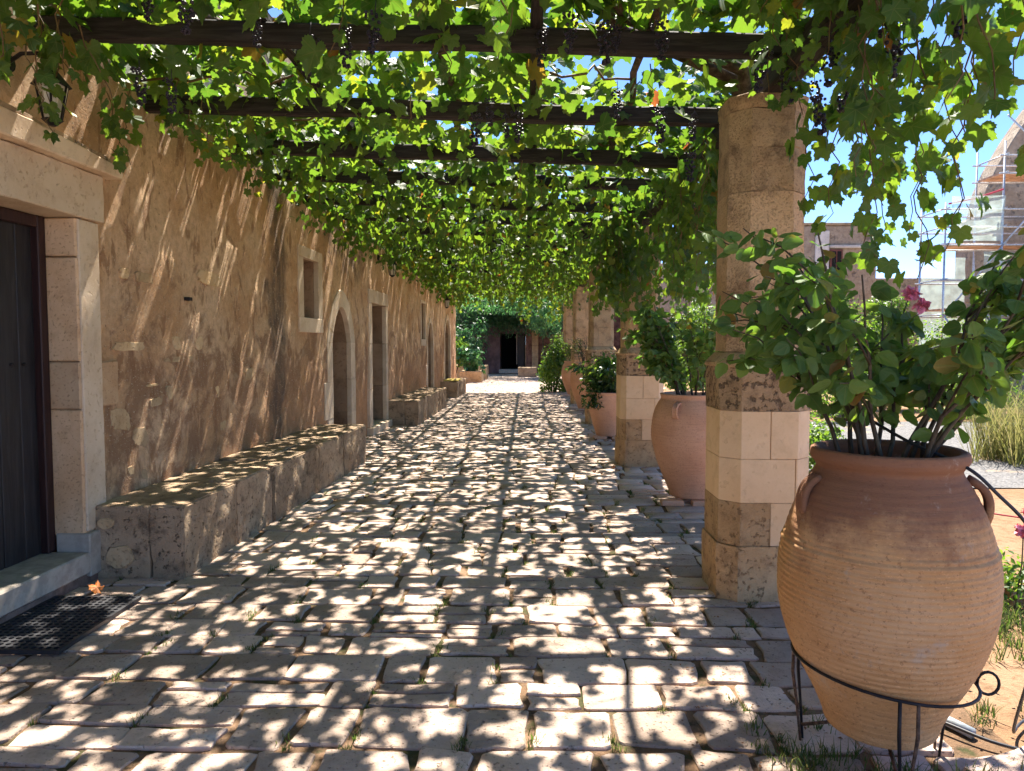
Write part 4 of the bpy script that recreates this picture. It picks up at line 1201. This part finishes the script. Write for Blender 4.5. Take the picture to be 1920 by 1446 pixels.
# ------------------------------------------------------------------ plants in the jars
def rose(loc, label, n_stem, hgt, spread, n_leaf, size, seed, as_objects, m='rose_leaf', lean=(0, 0), flowers=0, r0=0.16, variants=None, stem_r=0.009, low=0.25, dirs=None):
    r = np.random.default_rng(seed); rr = random.Random(seed)
    o = tag(empty('rose_bush' if m == 'rose_leaf' else 'potted_shrub', loc), label, 'shrub')
    P = []; N = []; T = []; tips = []
    per = max(3, n_leaf // (n_stem * 4))
    for k in range(n_stem):
        a = (2 * math.pi * k / n_stem + rr.uniform(-0.3, 0.3)) if dirs is None else R(dirs[k % len(dirs)] + rr.uniform(-10, 10))
        b0 = Vector((math.cos(a) * r0 * rr.uniform(0.3, 1), math.sin(a) * r0 * rr.uniform(0.3, 1), -0.04))
        h = hgt * rr.uniform(0.65, 1.0); sp_ = spread * rr.uniform(0.5, 1.1)
        pts = []
        for i in range(8):
            t = i / 7
            pts.append(b0 + Vector((math.cos(a) * sp_ * t ** 1.3 + lean[0] * t, math.sin(a) * sp_ * t ** 1.3 + lean[1] * t, h * t)) + Vector((rr.uniform(-1, 1), rr.uniform(-1, 1), rr.uniform(-1, 1))) * 0.018)
        tube('stem', pts, [stem_r * (1.25 - 0.9 * i / 7) for i in range(8)], M['stem'], o, 6)
        tips.append(pts[-1])
        chains = [pts]
        for j in range(3):
            i0 = rr.randint(2, 5); s0 = pts[i0]
            bdir = Vector((math.cos(a + rr.uniform(-1.4, 1.4)), math.sin(a + rr.uniform(-1.4, 1.4)), rr.uniform(0.1, 1.0))) * spread * rr.uniform(0.45, 0.9)
            tw = [s0 + bdir * t + Vector((0, 0, 0.05 * math.sin(t * 3))) for t in (0, 0.33, 0.66, 1.0)]
            tube('twig', tw, [stem_r * 0.6, stem_r * 0.5, stem_r * 0.4, stem_r * 0.25], M['stem'], o, 5)
            chains.append(tw); tips.append(tw[-1])
        for ch in chains:
            for _ in range(per):
                t = rr.uniform(low if ch is pts else 0.15, 1.0) * (len(ch) - 1)
                i = min(int(t), len(ch) - 2)
                c = ch[i].lerp(ch[i + 1], t - i)
                ax = rr.uniform(0, 6.28); off = rr.uniform(0.01, 0.05)
                P.append(np.array(c) + np.array([math.cos(ax) * off, math.sin(ax) * off, rr.uniform(-.02, .03)]))
                N.append([math.cos(ax) * 0.5 + rr.gauss(0, .5), math.sin(ax) * 0.5 + rr.gauss(0, .5), 0.7 + rr.gauss(0, .3)])
                T.append([math.cos(ax), math.sin(ax), rr.uniform(-0.7, 0.3)])
    P = np.array(P); Fm = frames(np.array(N), np.array(T)); S = r.uniform(0.65, 1.2, len(P)) * size
    vs_ = variants or ROSE
    if as_objects:
        leaf_objects('leaf', m, P[:300], Fm[:300], S[:300], vs_, M[m], o, seed)
        if len(P) > 300: leaf_cloud('foliage', P[300:], Fm[300:], S[300:], vs_, M[m], o, seed)['kind'] = 'stuff'
    else:
        leaf_cloud('foliage', P, Fm, S, vs_, M[m], o, seed)['kind'] = 'stuff'
    for k in range(flowers):
        t = tips[k * 3 % len(tips)]
        fl = flower('flower', t, 0.045, o, seed + k)
    return o

def flower(name, p, s, parent, seed, m='petal'):
    r = np.random.default_rng(seed); n = 22
    d = r.normal(size=(n, 3)); d[:, 2] = np.abs(d[:, 2]) + 0.2
    d /= np.linalg.norm(d, axis=1, keepdims=True)
    pos = np.array(p) + d * s * 0.25
    return leaf_cloud(name, pos, frames(d + r.normal(size=(n, 3)) * 0.3, r.normal(size=(n, 3))), np.full(n, s * 0.9), ROSE, M[m], parent, seed)

rose((J1[0], J1[1], 1.16), 'sprawling rose bush with a pink bloom in the huge foreground jar', 16, 0.86, 0.50, 1250, 0.072, 31, True, flowers=0, r0=0.18, lean=(0.08, 0.0), stem_r=0.008,
     dirs=[180, 172, 150, 205, 0, 12, -20, 60, 100, -70, 30, 140, 195, 20, 80, -40])
flb = [o for o in bpy.data.objects if o.name == 'rose_bush'][0]
flower('flower', (0.10, 0.05, 0.62), 0.04, flb, 3)
flower('flower', (0.14, 0.06, 0.58), 0.035, flb, 4)
rose((1.72, 7.60, 1.05), 'tall leafy rose bush in the pink jar behind the nearest column', 14, 1.0, 0.46, 1500, 0.078, 32, True, flowers=0, r0=0.2, lean=(-0.08, -0.05), dirs=[180, 200, 160, 230, 120, 270, 0, 60, 300, 90, 170, 190])
sh = rose((1.45, 12.75, 0.76), 'bushy evergreen with drooping dark leaves in the wide tapering pot', 14, 0.62, 0.42, 900, 0.12, 33, False, 'dark_leaf', r0=0.25, variants=[rhomb(0.2)], low=0.1)
crown('crown', 1100, (0, 0, 0.30), (0.50, 0.45, 0.42), 0.10, M['dark_leaf'], sh, 5, 12, [rhomb(0.2)])
crown('drooping_foliage', 260, (-0.28, -0.32, -0.02), (0.24, 0.16, 0.26), 0.10, M['dark_leaf'], sh, 6, 6, [rhomb(0.16)])
crown('sun_tinted_foliage', 420, (0.0, 0.12, 0.46), (0.42, 0.35, 0.30), 0.10, M['shrub_leaf'], sh, 8, 8, [rhomb(0.2)])  # lighter leaf colour near the top paints sunlight onto the dark shrub
rose((1.50, 17.9, 1.12), 'thin dark purple-grey shrub in the slim reddish jar', 16, 0.75, 0.35, 700, 0.06, 34, False, 'dark_leaf', r0=0.2, variants=[rhomb(0.12)], low=0.15)
rose((1.53, 23.0, 1.04), 'feathery green plant in the farthest jar', 14, 0.8, 0.4, 900, 0.08, 35, False, 'shrub_leaf', r0=0.2, variants=[rhomb(0.12)], low=0.1)

# ------------------------------------------------------------------ small things on the paving
def doormat():
    x0, x1, y0, y1 = -2.925, -2.39, 3.72, 4.53
    c = 0.040; V = []; Fc = []
    nx = int((x1 - x0) / c); ny = int((y1 - y0) / c)
    zt, zb = 0.030, 0.012
    for i in range(nx):
        for j in range(ny):
            cx = x0 + (i + 0.5) * c; cy = y0 + (j + 0.5) * c
            h = c / 2; k = len(V); rr_ = c * 0.36
            sq = [(cx - h, cy - h), (cx, cy - h), (cx + h, cy - h), (cx + h, cy), (cx + h, cy + h), (cx, cy + h), (cx - h, cy + h), (cx - h, cy)]
            oc = [(cx + rr_ * math.cos(R(225 + 45 * q)), cy + rr_ * math.sin(R(225 + 45 * q))) for q in range(8)]
            V += [(a, b, zt) for a, b in sq] + [(a, b, zt) for a, b in oc] + [(a, b, zb) for a, b in oc]
            for q in range(8):
                Fc.append((k + q, k + (q + 1) % 8, k + 8 + (q + 1) % 8, k + 8 + q))
                Fc.append((k + 8 + q, k + 8 + (q + 1) % 8, k + 16 + (q + 1) % 8, k + 16 + q))
    X1 = x0 + nx * c; Y1 = y0 + ny * c
    k = len(V)
    b = 0.014
    for (ax, ay, bx, by) in ((x0 - b, y0 - b, X1 + b, y0), (x0 - b, Y1, X1 + b, Y1 + b), (x0 - b, y0, x0, Y1), (X1, y0, X1 + b, Y1)):
        k = len(V)
        V += [(ax, ay, 0.008), (bx, ay, 0.008), (bx, by, 0.008), (ax, by, 0.008), (ax, ay, zt), (bx, ay, zt), (bx, by, zt), (ax, by, zt)]
        Fc += [tuple(k + q for q in f) for f in ((4, 5, 6, 7), (0, 1, 5, 4), (1, 2, 6, 5), (2, 3, 7, 6), (3, 0, 4, 7), (3, 2, 1, 0))]
    me = bpy.data.meshes.new('doormat'); me.from_pydata(V, [], Fc); me.materials.append(M['black'])
    return link(bpy.data.objects.new('doormat', me))
tag(doormat(), 'black rubber doormat with round holes before the near door', 'doormat')

def dry_leaf(name, x, y, z, s, m, seed, label, group=None):
    V, T, U = ruffle(LEAF_NEAR[seed % 5], 0.5, seed)
    V = V.copy(); V[:, 2] += 0.35 * np.hypot(V[:, 0], V[:, 1]) ** 2
    o = np_mesh(name, V * s, T, M[m], None, True, U)
    o.location = (x, y, z); o.rotation_euler = (rnd.uniform(-.3, .3), rnd.uniform(-.3, .3), rnd.uniform(0, 6))
    return tag(o, label, 'leaf', group)
dry_leaf('fallen_leaf', -2.72, 4.63, 0.035, 0.065, 'orange_leaf', 2, 'bright orange dry leaf curled beside the doormat')
for k in range(16):
    dry_leaf('fallen_leaf', 1.05 + rnd.uniform(-.25, .35), rnd.choice([9.3, 12.1, 12.3, 17.2, 11.8]) + rnd.uniform(-.3, .3), 0.015, rnd.uniform(0.03, 0.05), 'brown_leaf', k, 'small brown leaf lying on the paving by the pots', 'brown leaves on the paving by the pots')

def litter(name, n, fn, size, m, seed, label):
    r = np.random.default_rng(seed)
    p = np.array([fn(r) for _ in range(n)])
    nr = np.column_stack([r.normal(0, .25, n), r.normal(0, .25, n), np.ones(n)])
    o = leaf_cloud(name, p, frames(nr, r.normal(size=(n, 3))), r.uniform(0.5, 1.4, n) * size, [rhomb(0.3)], M[m], None, seed)
    return tag(o, label, 'litter', kind='stuff')
litter('leaf_litter', 700, lambda r: (0.9 + abs(r.normal(0, 0.45)) - 0.25, r.uniform(2.0, 9.5), 0.010), 0.016, 'brown_leaf', 3, 'tiny dry leaf scraps scattered on the right side of the paving')
litter('dry_litter', 500, lambda r: (r.uniform(1.75, 4.0), r.uniform(2.2, 6.0), 0.022), 0.022, 'brown_leaf', 4, 'dry leaf scraps scattered on the orange dirt')
# black watering tube from the jar over the rim to the garden
hose = [(1.36, 2.95, 1.30), (1.42, 2.75, 1.235), (1.52, 2.58, 1.175), (1.60, 2.53, 1.09), (1.70, 2.52, 0.98), (1.80, 2.56, 0.80), (1.86, 2.66, 0.55), (1.90, 2.8, 0.3), (1.96, 2.95, 0.05), (2.1, 3.1, 0.015), (2.4, 3.3, 0.012)]
def smooth_pts(p, k=5):
    q = interp3(p, k); return q
def interp3(p, k):
    out = []
    for i in range(len(p) - 1):
        a, b, c, d = (Vector(p[max(i - 1, 0)]), Vector(p[i]), Vector(p[i + 1]), Vector(p[min(i + 2, len(p) - 1)]))
        for j in range(k):
            t = j / k
            out.append(0.5 * (2 * b + (c - a) * t + (2 * a - 5 * b + 4 * c - d) * t * t + (3 * b - a - 3 * c + d) * t ** 3))
    out.append(Vector(p[-1])); return out
tag(tube('watering_tube', interp3(hose, 6), 0.006, M['black'], None, 7), 'thin black watering tube draped over the rim of the huge jar', 'hose')
tag(tube('garden_hose', interp3([(1.6, 3.25, 0.02), (1.74, 3.05, 0.03), (1.88, 2.9, 0.02), (2.1, 2.82, 0.012), (2.4, 2.85, 0.01)], 6), 0.007, M['black'], None, 7), 'black hose lying on the dirt at lower right', 'hose')
tag(tube('drain_pipe', [(1.72, 3.22, 0.015), (1.83, 3.0, 0.01)], 0.022, M['grey_pipe'], None, 12), 'short grey plastic pipe on the ground behind the huge jar', 'pipe')
tag(tube('boundary_rope', interp3([(2.2, 5.2, 0.62), (2.7, 4.9, 0.55), (3.3, 4.6, 0.5), (4.2, 4.1, 0.5)], 6), 0.005, M['red'], None, 6), 'thin red rope strung across the garden at right', 'rope')
for k, (x, y, s, lb) in enumerate(((1.86, 2.70, 0.22, 'flat pale edging stone at the lower right corner'), (2.18, 2.9, 0.13, 'small pale edging stone beside the black hose'))):
    e = tag(block('edging_stone', -s, s, -s * 0.7, s * 0.7, -0.05, 0.035, M['paving'], None, 0.03, 0.02, 0.06, k + 3, 2), lb, 'stone')
    e.location = (x, y, -0.01); e.rotation_euler = (0, 0, 0.4 + k)
for k in range(7):
    e = tag(block('edging_brick', -0.10, 0.10, -0.05, 0.05, -0.02, 0.11, M['jar_new'], None, 0.01, 0.004, 0.06, k + 30), ('first', 'second', 'third', 'fourth', 'fifth', 'sixth', 'seventh')[k] + ' upright brown brick from the left edging the flower bed', 'brick', 'bricks edging the flower bed')
    e.location = (2.62 + 0.22 * k, 4.62 - 0.02 * k, 0.0); e.rotation_euler = (0, rnd.uniform(-.1, .1), rnd.uniform(-.1, .1))

# ------------------------------------------------------------------ garden plants
def shrub(name, loc, parts, label, m, seed, cat='shrub', size=0.06, group=None, stems=5, zmin=0.05, variants=RHOMB):
    o = tag(empty(name, loc), label, cat, group)
    r = random.Random(seed)
    h = max(c[2] for n, c, rad in parts)
    for k in range(stems):
        a = r.uniform(0, 6.28)
        tube('stem', wobble((math.cos(a) * .06, math.sin(a) * .06, -0.05), (math.cos(a) * 0.4, math.sin(a) * 0.4, h * 1.1), 5, 0.05, r), [0.03, 0.026, 0.02, 0.017, 0.012, 0.008], M['bark'], o, 6)
    for k, (n, c, rad) in enumerate(parts):
        crown('crown', n, c, rad, size, M[m], o, seed * 10 + k, 18, variants, zmin)
    return o
shrub('green_bush', (0.95, 25.0, 0), [(3600, (0, 0, 0.75), (0.72, 0.7, 0.95)), (1800, (0.35, 0.4, 1.35), (0.5, 0.5, 0.8))], 'large bright green bush at the path edge near the last column', 'shrub_leaf', 3, 'bush', 0.10)
shrub('hedge_shrub', (3.35, 15.0, 0), [(3200, (0, 0, 1.3), (0.9, 0.9, 1.1)), (2200, (0.3, 0.2, 2.0), (0.7, 0.7, 0.7))], 'tall bright green shrub seen between the two nearest columns', 'shrub_leaf', 4, 'shrub', 0.07)
shrub('hedge_shrub', (7.6, 18.2, 0), [(4600, (0, 0, 1.5), (1.5, 1.0, 1.3)), (3000, (-0.3, 0.2, 2.5), (0.9, 0.8, 0.8))], 'round dense green shrub in front of the far building', 'shrub_leaf', 5, 'shrub', 0.085)
shrub('hedge_shrub', (9.1, 19.2, 0), [(3600, (0, 0, 1.4), (1.2, 0.9, 1.3)), (1800, (0.2, 0.2, 2.5), (0.7, 0.7, 0.7))], 'taller green shrub between the far building and the scaffolding', 'shrub_leaf', 26, 'shrub', 0.085)
shrub('hedge_shrub', (10.4, 17.6, 0), [(5200, (0, 0, 1.2), (1.7, 1.0, 1.2))], 'low spreading shrub left of the scaffolding foot', 'shrub_leaf', 6, 'shrub', 0.085)
shrub('hedge_shrub', (13.4, 17.8, 0), [(5200, (0, 0, 1.1), (1.8, 1.0, 1.15))], 'broad low shrub in front of the scaffolding at right', 'shrub_leaf', 16, 'shrub', 0.085)
shrub('hedge_shrub', (5.0, 21.5, 0), [(3200, (0, 0, 1.2), (1.6, 0.9, 1.2))], 'broad shrub further back in the garden between columns', 'shrub_leaf', 7, 'shrub', 0.08)
shrub('flower_bed_plant', (3.15, 8.0, 0), [(900, (0, 0, 0.35), (0.35, 0.35, 0.4))], 'leafy garden plant right of the nearest column', 'shrub_leaf', 8, 'plant', 0.06)
shrub('flower_bed_plant', (6.6, 15.6, 0), [(2200, (0, 0, 0.6), (1.1, 0.6, 0.7))], 'leafy border shrub beyond the gravel behind the rose bush', 'shrub_leaf', 28, 'plant', 0.07)
shrub('flower_bed_plant', (9.3, 15.9, 0), [(2200, (0, 0, 0.55), (1.2, 0.6, 0.65))], 'leafy border shrub beyond the gravel near the dry grass', 'shrub_leaf', 29, 'plant', 0.07)
shrub('flower_bed_plant', (4.2, 11.0, 0), [(900, (0, 0, 0.3), (0.5, 0.35, 0.35))], 'low leafy plant by the gravel behind the rose bush', 'shrub_leaf', 9, 'plant', 0.06)
fb = shrub('flower_bed_plant', (2.95, 4.55, 0), [(420, (0, 0, 0.16), (0.36, 0.22, 0.20)), (260, (0.5, 0.1, 0.3), (0.3, 0.2, 0.3))], 'low pink-flowered plant at the right edge behind the huge jar', 'shrub_leaf', 10, 'plant', 0.045, stems=3)
for k, p in enumerate(((-0.22, 0.05, 0.62), (0.12, 0.0, 0.56), (0.2, 0.1, 0.42), (0.02, -0.1, 0.48))):
    flower('flower', p, 0.06, fb, 40 + k)
    tube('stem', [(p[0] * 0.6, p[1] * 0.6, 0.0), (p[0] * 0.9, p[1], p[2] * 0.6), p], 0.004, M['stem'], fb, 5)
gg = tag(empty('ornamental_grass', (6.9, 10.2, 0)), 'tall yellow-green ornamental grass clump at the right edge', 'grass')
tufts('blades', [(rw.gauss(0, 0.45), rw.gauss(0, 0.35), 0, rw.uniform(0.7, 1.2)) for _ in range(130)], M['straw'], 10, 1.0, 0.006, 8, gg, 0.06)['kind'] = 'stuff'

# ------------------------------------------------------------------ far end of the path
ew = tag(empty('end_building', (0, 41.5, 0)), 'dark walled building with a black doorway closing the far end of the path', 'building')
def ebox(n, x0, x1, y0, y1, z0, z1, m, b=0.01, **k): return block(n, x0, x1, y0, y1, z0, z1, M[m], ew, b, **k)
ebox('wall', -7, -1.40, 0.0, 4, -0.06, 6.5, 'dark_render')
ebox('wall', 0.02, 7, 0.003, 4, -0.06, 6.5, 'red_render')
ebox('wall', -1.398, 0.018, 0.02, 4, 2.18, 6.5, 'dark_render')
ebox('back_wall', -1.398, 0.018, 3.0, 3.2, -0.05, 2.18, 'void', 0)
ebox('threshold', -1.45, 0.05, -0.4, 0.5, -0.05, 0.20, 'concrete', 0.02)
dd = empty('door', parent=ew)
block('door_leaf', -0.42, -0.02, 0.55, 0.60, 0.21, 2.16, M['door'], dd, 0.01)
block('door_edge', -0.50, -0.46, 0.5, 0.6, 0.45, 2.16, M['concrete'], dd, 0.005)
for z0, z1 in ((0.2, 0.85), (0.86, 1.5), (1.51, 2.1), (2.11, 2.7)):
    ebox('pillar_stone', 0.35 + rnd.uniform(-.02, .02), 0.72, -0.16, 0.0, z0, z1, 'shaft', 0.02)
tag(block('stone_block', -0.35, 0.55, 36.1, 37.0, -0.05, 0.46, M['bench'], None, 0.03, 0.02, 0.15, 4), 'low grey stone block right of the far dark doorway', 'block')
cl = tag(empty('climbing_plant', (-0.6, 40.6, 0)), 'dense blue-green climber hanging over the far doorway', 'climber')
for k, (n, c, rad) in enumerate(((5200, (-0.3, -0.3, 3.3), (3.0, 1.0, 1.1)), (3200, (-2.6, -1.6, 2.7), (1.5, 1.0, 2.2)), (3600, (1.9, -0.8, 3.0), (1.6, 1.0, 1.5)), (3600, (-0.8, 0.0, 5.0), (4.2, 1.0, 1.5)), (6500, (-0.4, -4.4, 3.9), (3.4, 4.2, 0.9)), (2600, (1.6, -4.6, 2.9), (0.9, 2.6, 1.0)))):
    crown('foliage', n, c, rad, 0.17, M['blue_leaf'], cl, 60 + k, 26, [rhomb(0.2)])
for x, yy in ((-1.8, 0.7), (1.5, 0.7), (2.2, -5.5), (-2.9, -6.2)):
    tube('stem', wobble((x, yy, -0.05), (x + 0.2, yy - 0.2, 3.4), 6, 0.06, rw), 0.06, M['bark'], cl, 7)
def planter(x0, x1, y0, y1, h, label):
    o = tag(empty('stone_planter', (0, 0, 0)), label, 'planter', 'stone planters at the far end')
    block('wall', x0, x1, y0, y0 + 0.15, -0.05, h, M['old'], o, 0.02, 0.012, 0.15, 3)
    block('wall', x1 - 0.15, x1, y0 + 0.152, y1, -0.05, h, M['bench'], o, 0.02, 0.012, 0.15, 4)
    block('wall', x0, x0 + 0.15, y0 + 0.152, y1, -0.05, h, M['old'], o, 0.02, 0.012, 0.15, 5)
    block('wall', x0, x1, y1 + .002, y1 + 0.15, -0.05, h, M['old'], o, 0.02, 0.012, 0.15, 5)
    block('soil', x0 + 0.152, x1 - 0.152, y0 + 0.152, y1 - .002, -0.05, h - 0.06, M['joint'], o, 0)
    return o
planter(-2.75, -1.82, 31.0, 32.4, 0.46, 'nearer stone planter at the end of the wall with leafy plant')
planter(-3.3, -1.75, 33.4, 35.2, 0.62, 'further stone planter in shade left of the dark doorway')
shrub('planter_plant', (-2.35, 31.6, 0.4), [(260, (0.1, -0.1, 0.55), (0.6, 0.4, 0.6))], 'broad-leaved green plant in the nearer stone planter', 'blue_leaf', 21, 'plant', 0.28, zmin=0.1, variants=[rhomb(0.3)], stems=4)
shrub('planter_plant', (-3.0, 31.9, 0.4), [(900, (0, 0, 0.9), (0.65, 0.5, 0.75))], 'pale yellow-green shrub at the corner of the long building', 'shrub_leaf', 22, 'shrub', 0.13, zmin=0.1, stems=4)
shrub('planter_plant', (-2.6, 34.3, 0.55), [(1600, (0, 0, 1.2), (0.95, 0.8, 1.4))], 'dark blue-green shrub in the further planter', 'blue_leaf', 23, 'shrub', 0.15, zmin=0.1, stems=4)

# ------------------------------------------------------------------ buildings across the garden
fbd = tag(empty('far_building', (0, 0, 0)), 'weathered brown monastery building with flat roof across the garden', 'building')
block('wall', 12.2, 16.2, 35.0, 43, -0.06, 7.05, M['farstone'], fbd, 0.05)
block('wing', 5.5, 12.198, 36.0, 43, -0.06, 5.45, M['farstone'], fbd, 0.05)
block('wing', 16.202, 32, 38.0, 43, -0.06, 4.9, M['farstone'], fbd, 0.05)  # this right-hand wing is added to cover the white sky at the horizon
block('cornice', 12.1, 16.3, 34.9, 43.1, 7.052, 7.17, M['farstone'], fbd, 0.03)
block('pilaster', 13.35, 13.98, 34.9, 34.997, 4.0, 6.80, M['white_stone'], fbd, 0.02)
fw_ = empty('window', parent=fbd)
block('frame', 14.02, 14.60, 34.88, 34.995, 4.6, 5.95, M['wood_red'], fw_, 0.02)
block('pane', 14.10, 14.28, 34.86, 34.878, 5.0, 5.85, M['void'], fw_, 0)
block('pane', 14.34, 14.52, 34.86, 34.878, 5.0, 5.85, M['void'], fw_, 0)
block('lintel', 14.0, 15.6, 34.85, 34.995, 6.0, 6.14, M['white_stone'], fw_, 0.02)

ch = tag(empty('church', (0, 0, 0)), 'brown stone church facade with curved gable at the right edge', 'church')
prof = [(14.0, -0.06), (24, -0.06), (24, 8.2), (21.5, 9.6), (19.2, 11.2), (16.8, 10.2), (15.9, 9.0), (15.25, 8.0), (14.75, 7.1), (14.45, 6.4), (14.3, 5.6), (14.0, 5.5)]
prism('facade', prof, 24.0, 24.8, 'y', M['farstone'], ch, 0.03)
block('nave', 17.8, 24, 24.802, 28, -0.06, 8.0, M['farstone'], ch, 0.03)
block('cornice', 13.85, 24.1, 23.8, 23.997, 5.25, 5.5, M['farstone'], ch, 0.03)
block('cornice', 13.9, 24.1, 23.85, 23.997, 2.9, 3.05, M['farstone'], ch, 0.03)
for x in (14.5, 17.2, 20.0):
    block('pilaster', x, x + 0.6, 23.88, 23.997, -0.05, 2.88, M['farstone'], ch, 0.02)

sc_ = tag(empty('scaffolding', (0, 0, 0)), 'galvanised tube scaffolding with planks and netting against the church', 'scaffolding')
XS = (11.9, 13.5, 15.2, 17.0); YS = (21.6, 22.9)
tops = {11.9: 5.6, 13.5: 7.3, 15.2: 8.6, 17.0: 9.4}
for x in XS:
    for y in YS:
        tube('standard', [(x, y, -0.02), (x, y, tops[x])], 0.03, M['steel'], sc_, 8)
for z in (1.2, 2.4, 3.4, 4.4, 4.9, 5.4, 6.4, 6.9, 7.4, 8.3):
    xs = [x for x in XS if tops[x] > z]
    if len(xs) < 2: continue
    for y in YS:
        tube('ledger', [(xs[0] - 0.15, y - 0.035, z), (xs[-1] + 0.1, y - 0.035, z)], 0.026, M['steel'], sc_, 7)
    for x in xs:
        tube('transom', [(x + 0.05, YS[0] - 0.1, z + 0.04), (x + 0.05, YS[1] + 0.1, z + 0.04)], 0.022, M['steel'], sc_, 6)
for (x0, x1, z0, z1) in ((11.9, 13.5, 2.4, 4.4), (13.5, 11.9, 0.2, 2.4), (13.5, 15.2, 4.4, 6.4), (15.2, 17.0, 2.4, 4.4), (15.2, 13.5, 6.4, 8.0), (13.5, 15.2, 2.4, 4.4)):
    tube('brace', [(x0, 21.53, z0), (x1, 21.53, z1)], 0.025, M['steel'], sc_, 7)
for z, xa in ((2.5, 12.0), (4.35, 11.9), (6.35, 13.5)):
    for k in range(4):
        block('deck_plank', xa, 17.0, 21.66 + k * 0.3, 21.94 + k * 0.3, z + 0.072, z + 0.12, M['deck'], sc_, 0.005)
tube('red_guard_tape', [(11.95, 21.55, 5.55), (12.7, 21.55, 5.7), (13.45, 21.55, 5.95)], 0.03, M['red'], sc_, 6)
def netting(x0, x1, z0, z1, y, seed):
    X, Z = np.meshgrid(np.linspace(x0, x1, 14), np.linspace(z0, z1, 14), indexing='ij')
    Yv = y + 0.12 * fbm(X * 1.5, Z * 1.0, seed, 2)
    a = (np.arange(13)[:, None] * 14 + np.arange(13)[None]).ravel()
    np_mesh('netting', np.column_stack([X.ravel(), Yv.ravel(), Z.ravel()]), np.column_stack([a, a + 14, a + 15, a + 1]), M['net'], sc_)
netting(12.0, 13.45, 4.5, 5.75, 21.45, 3)
netting(11.95, 13.3, 0.4, 4.2, 22.98, 4)
netting(12.9, 13.5, 1.2, 4.2, 21.45, 5)
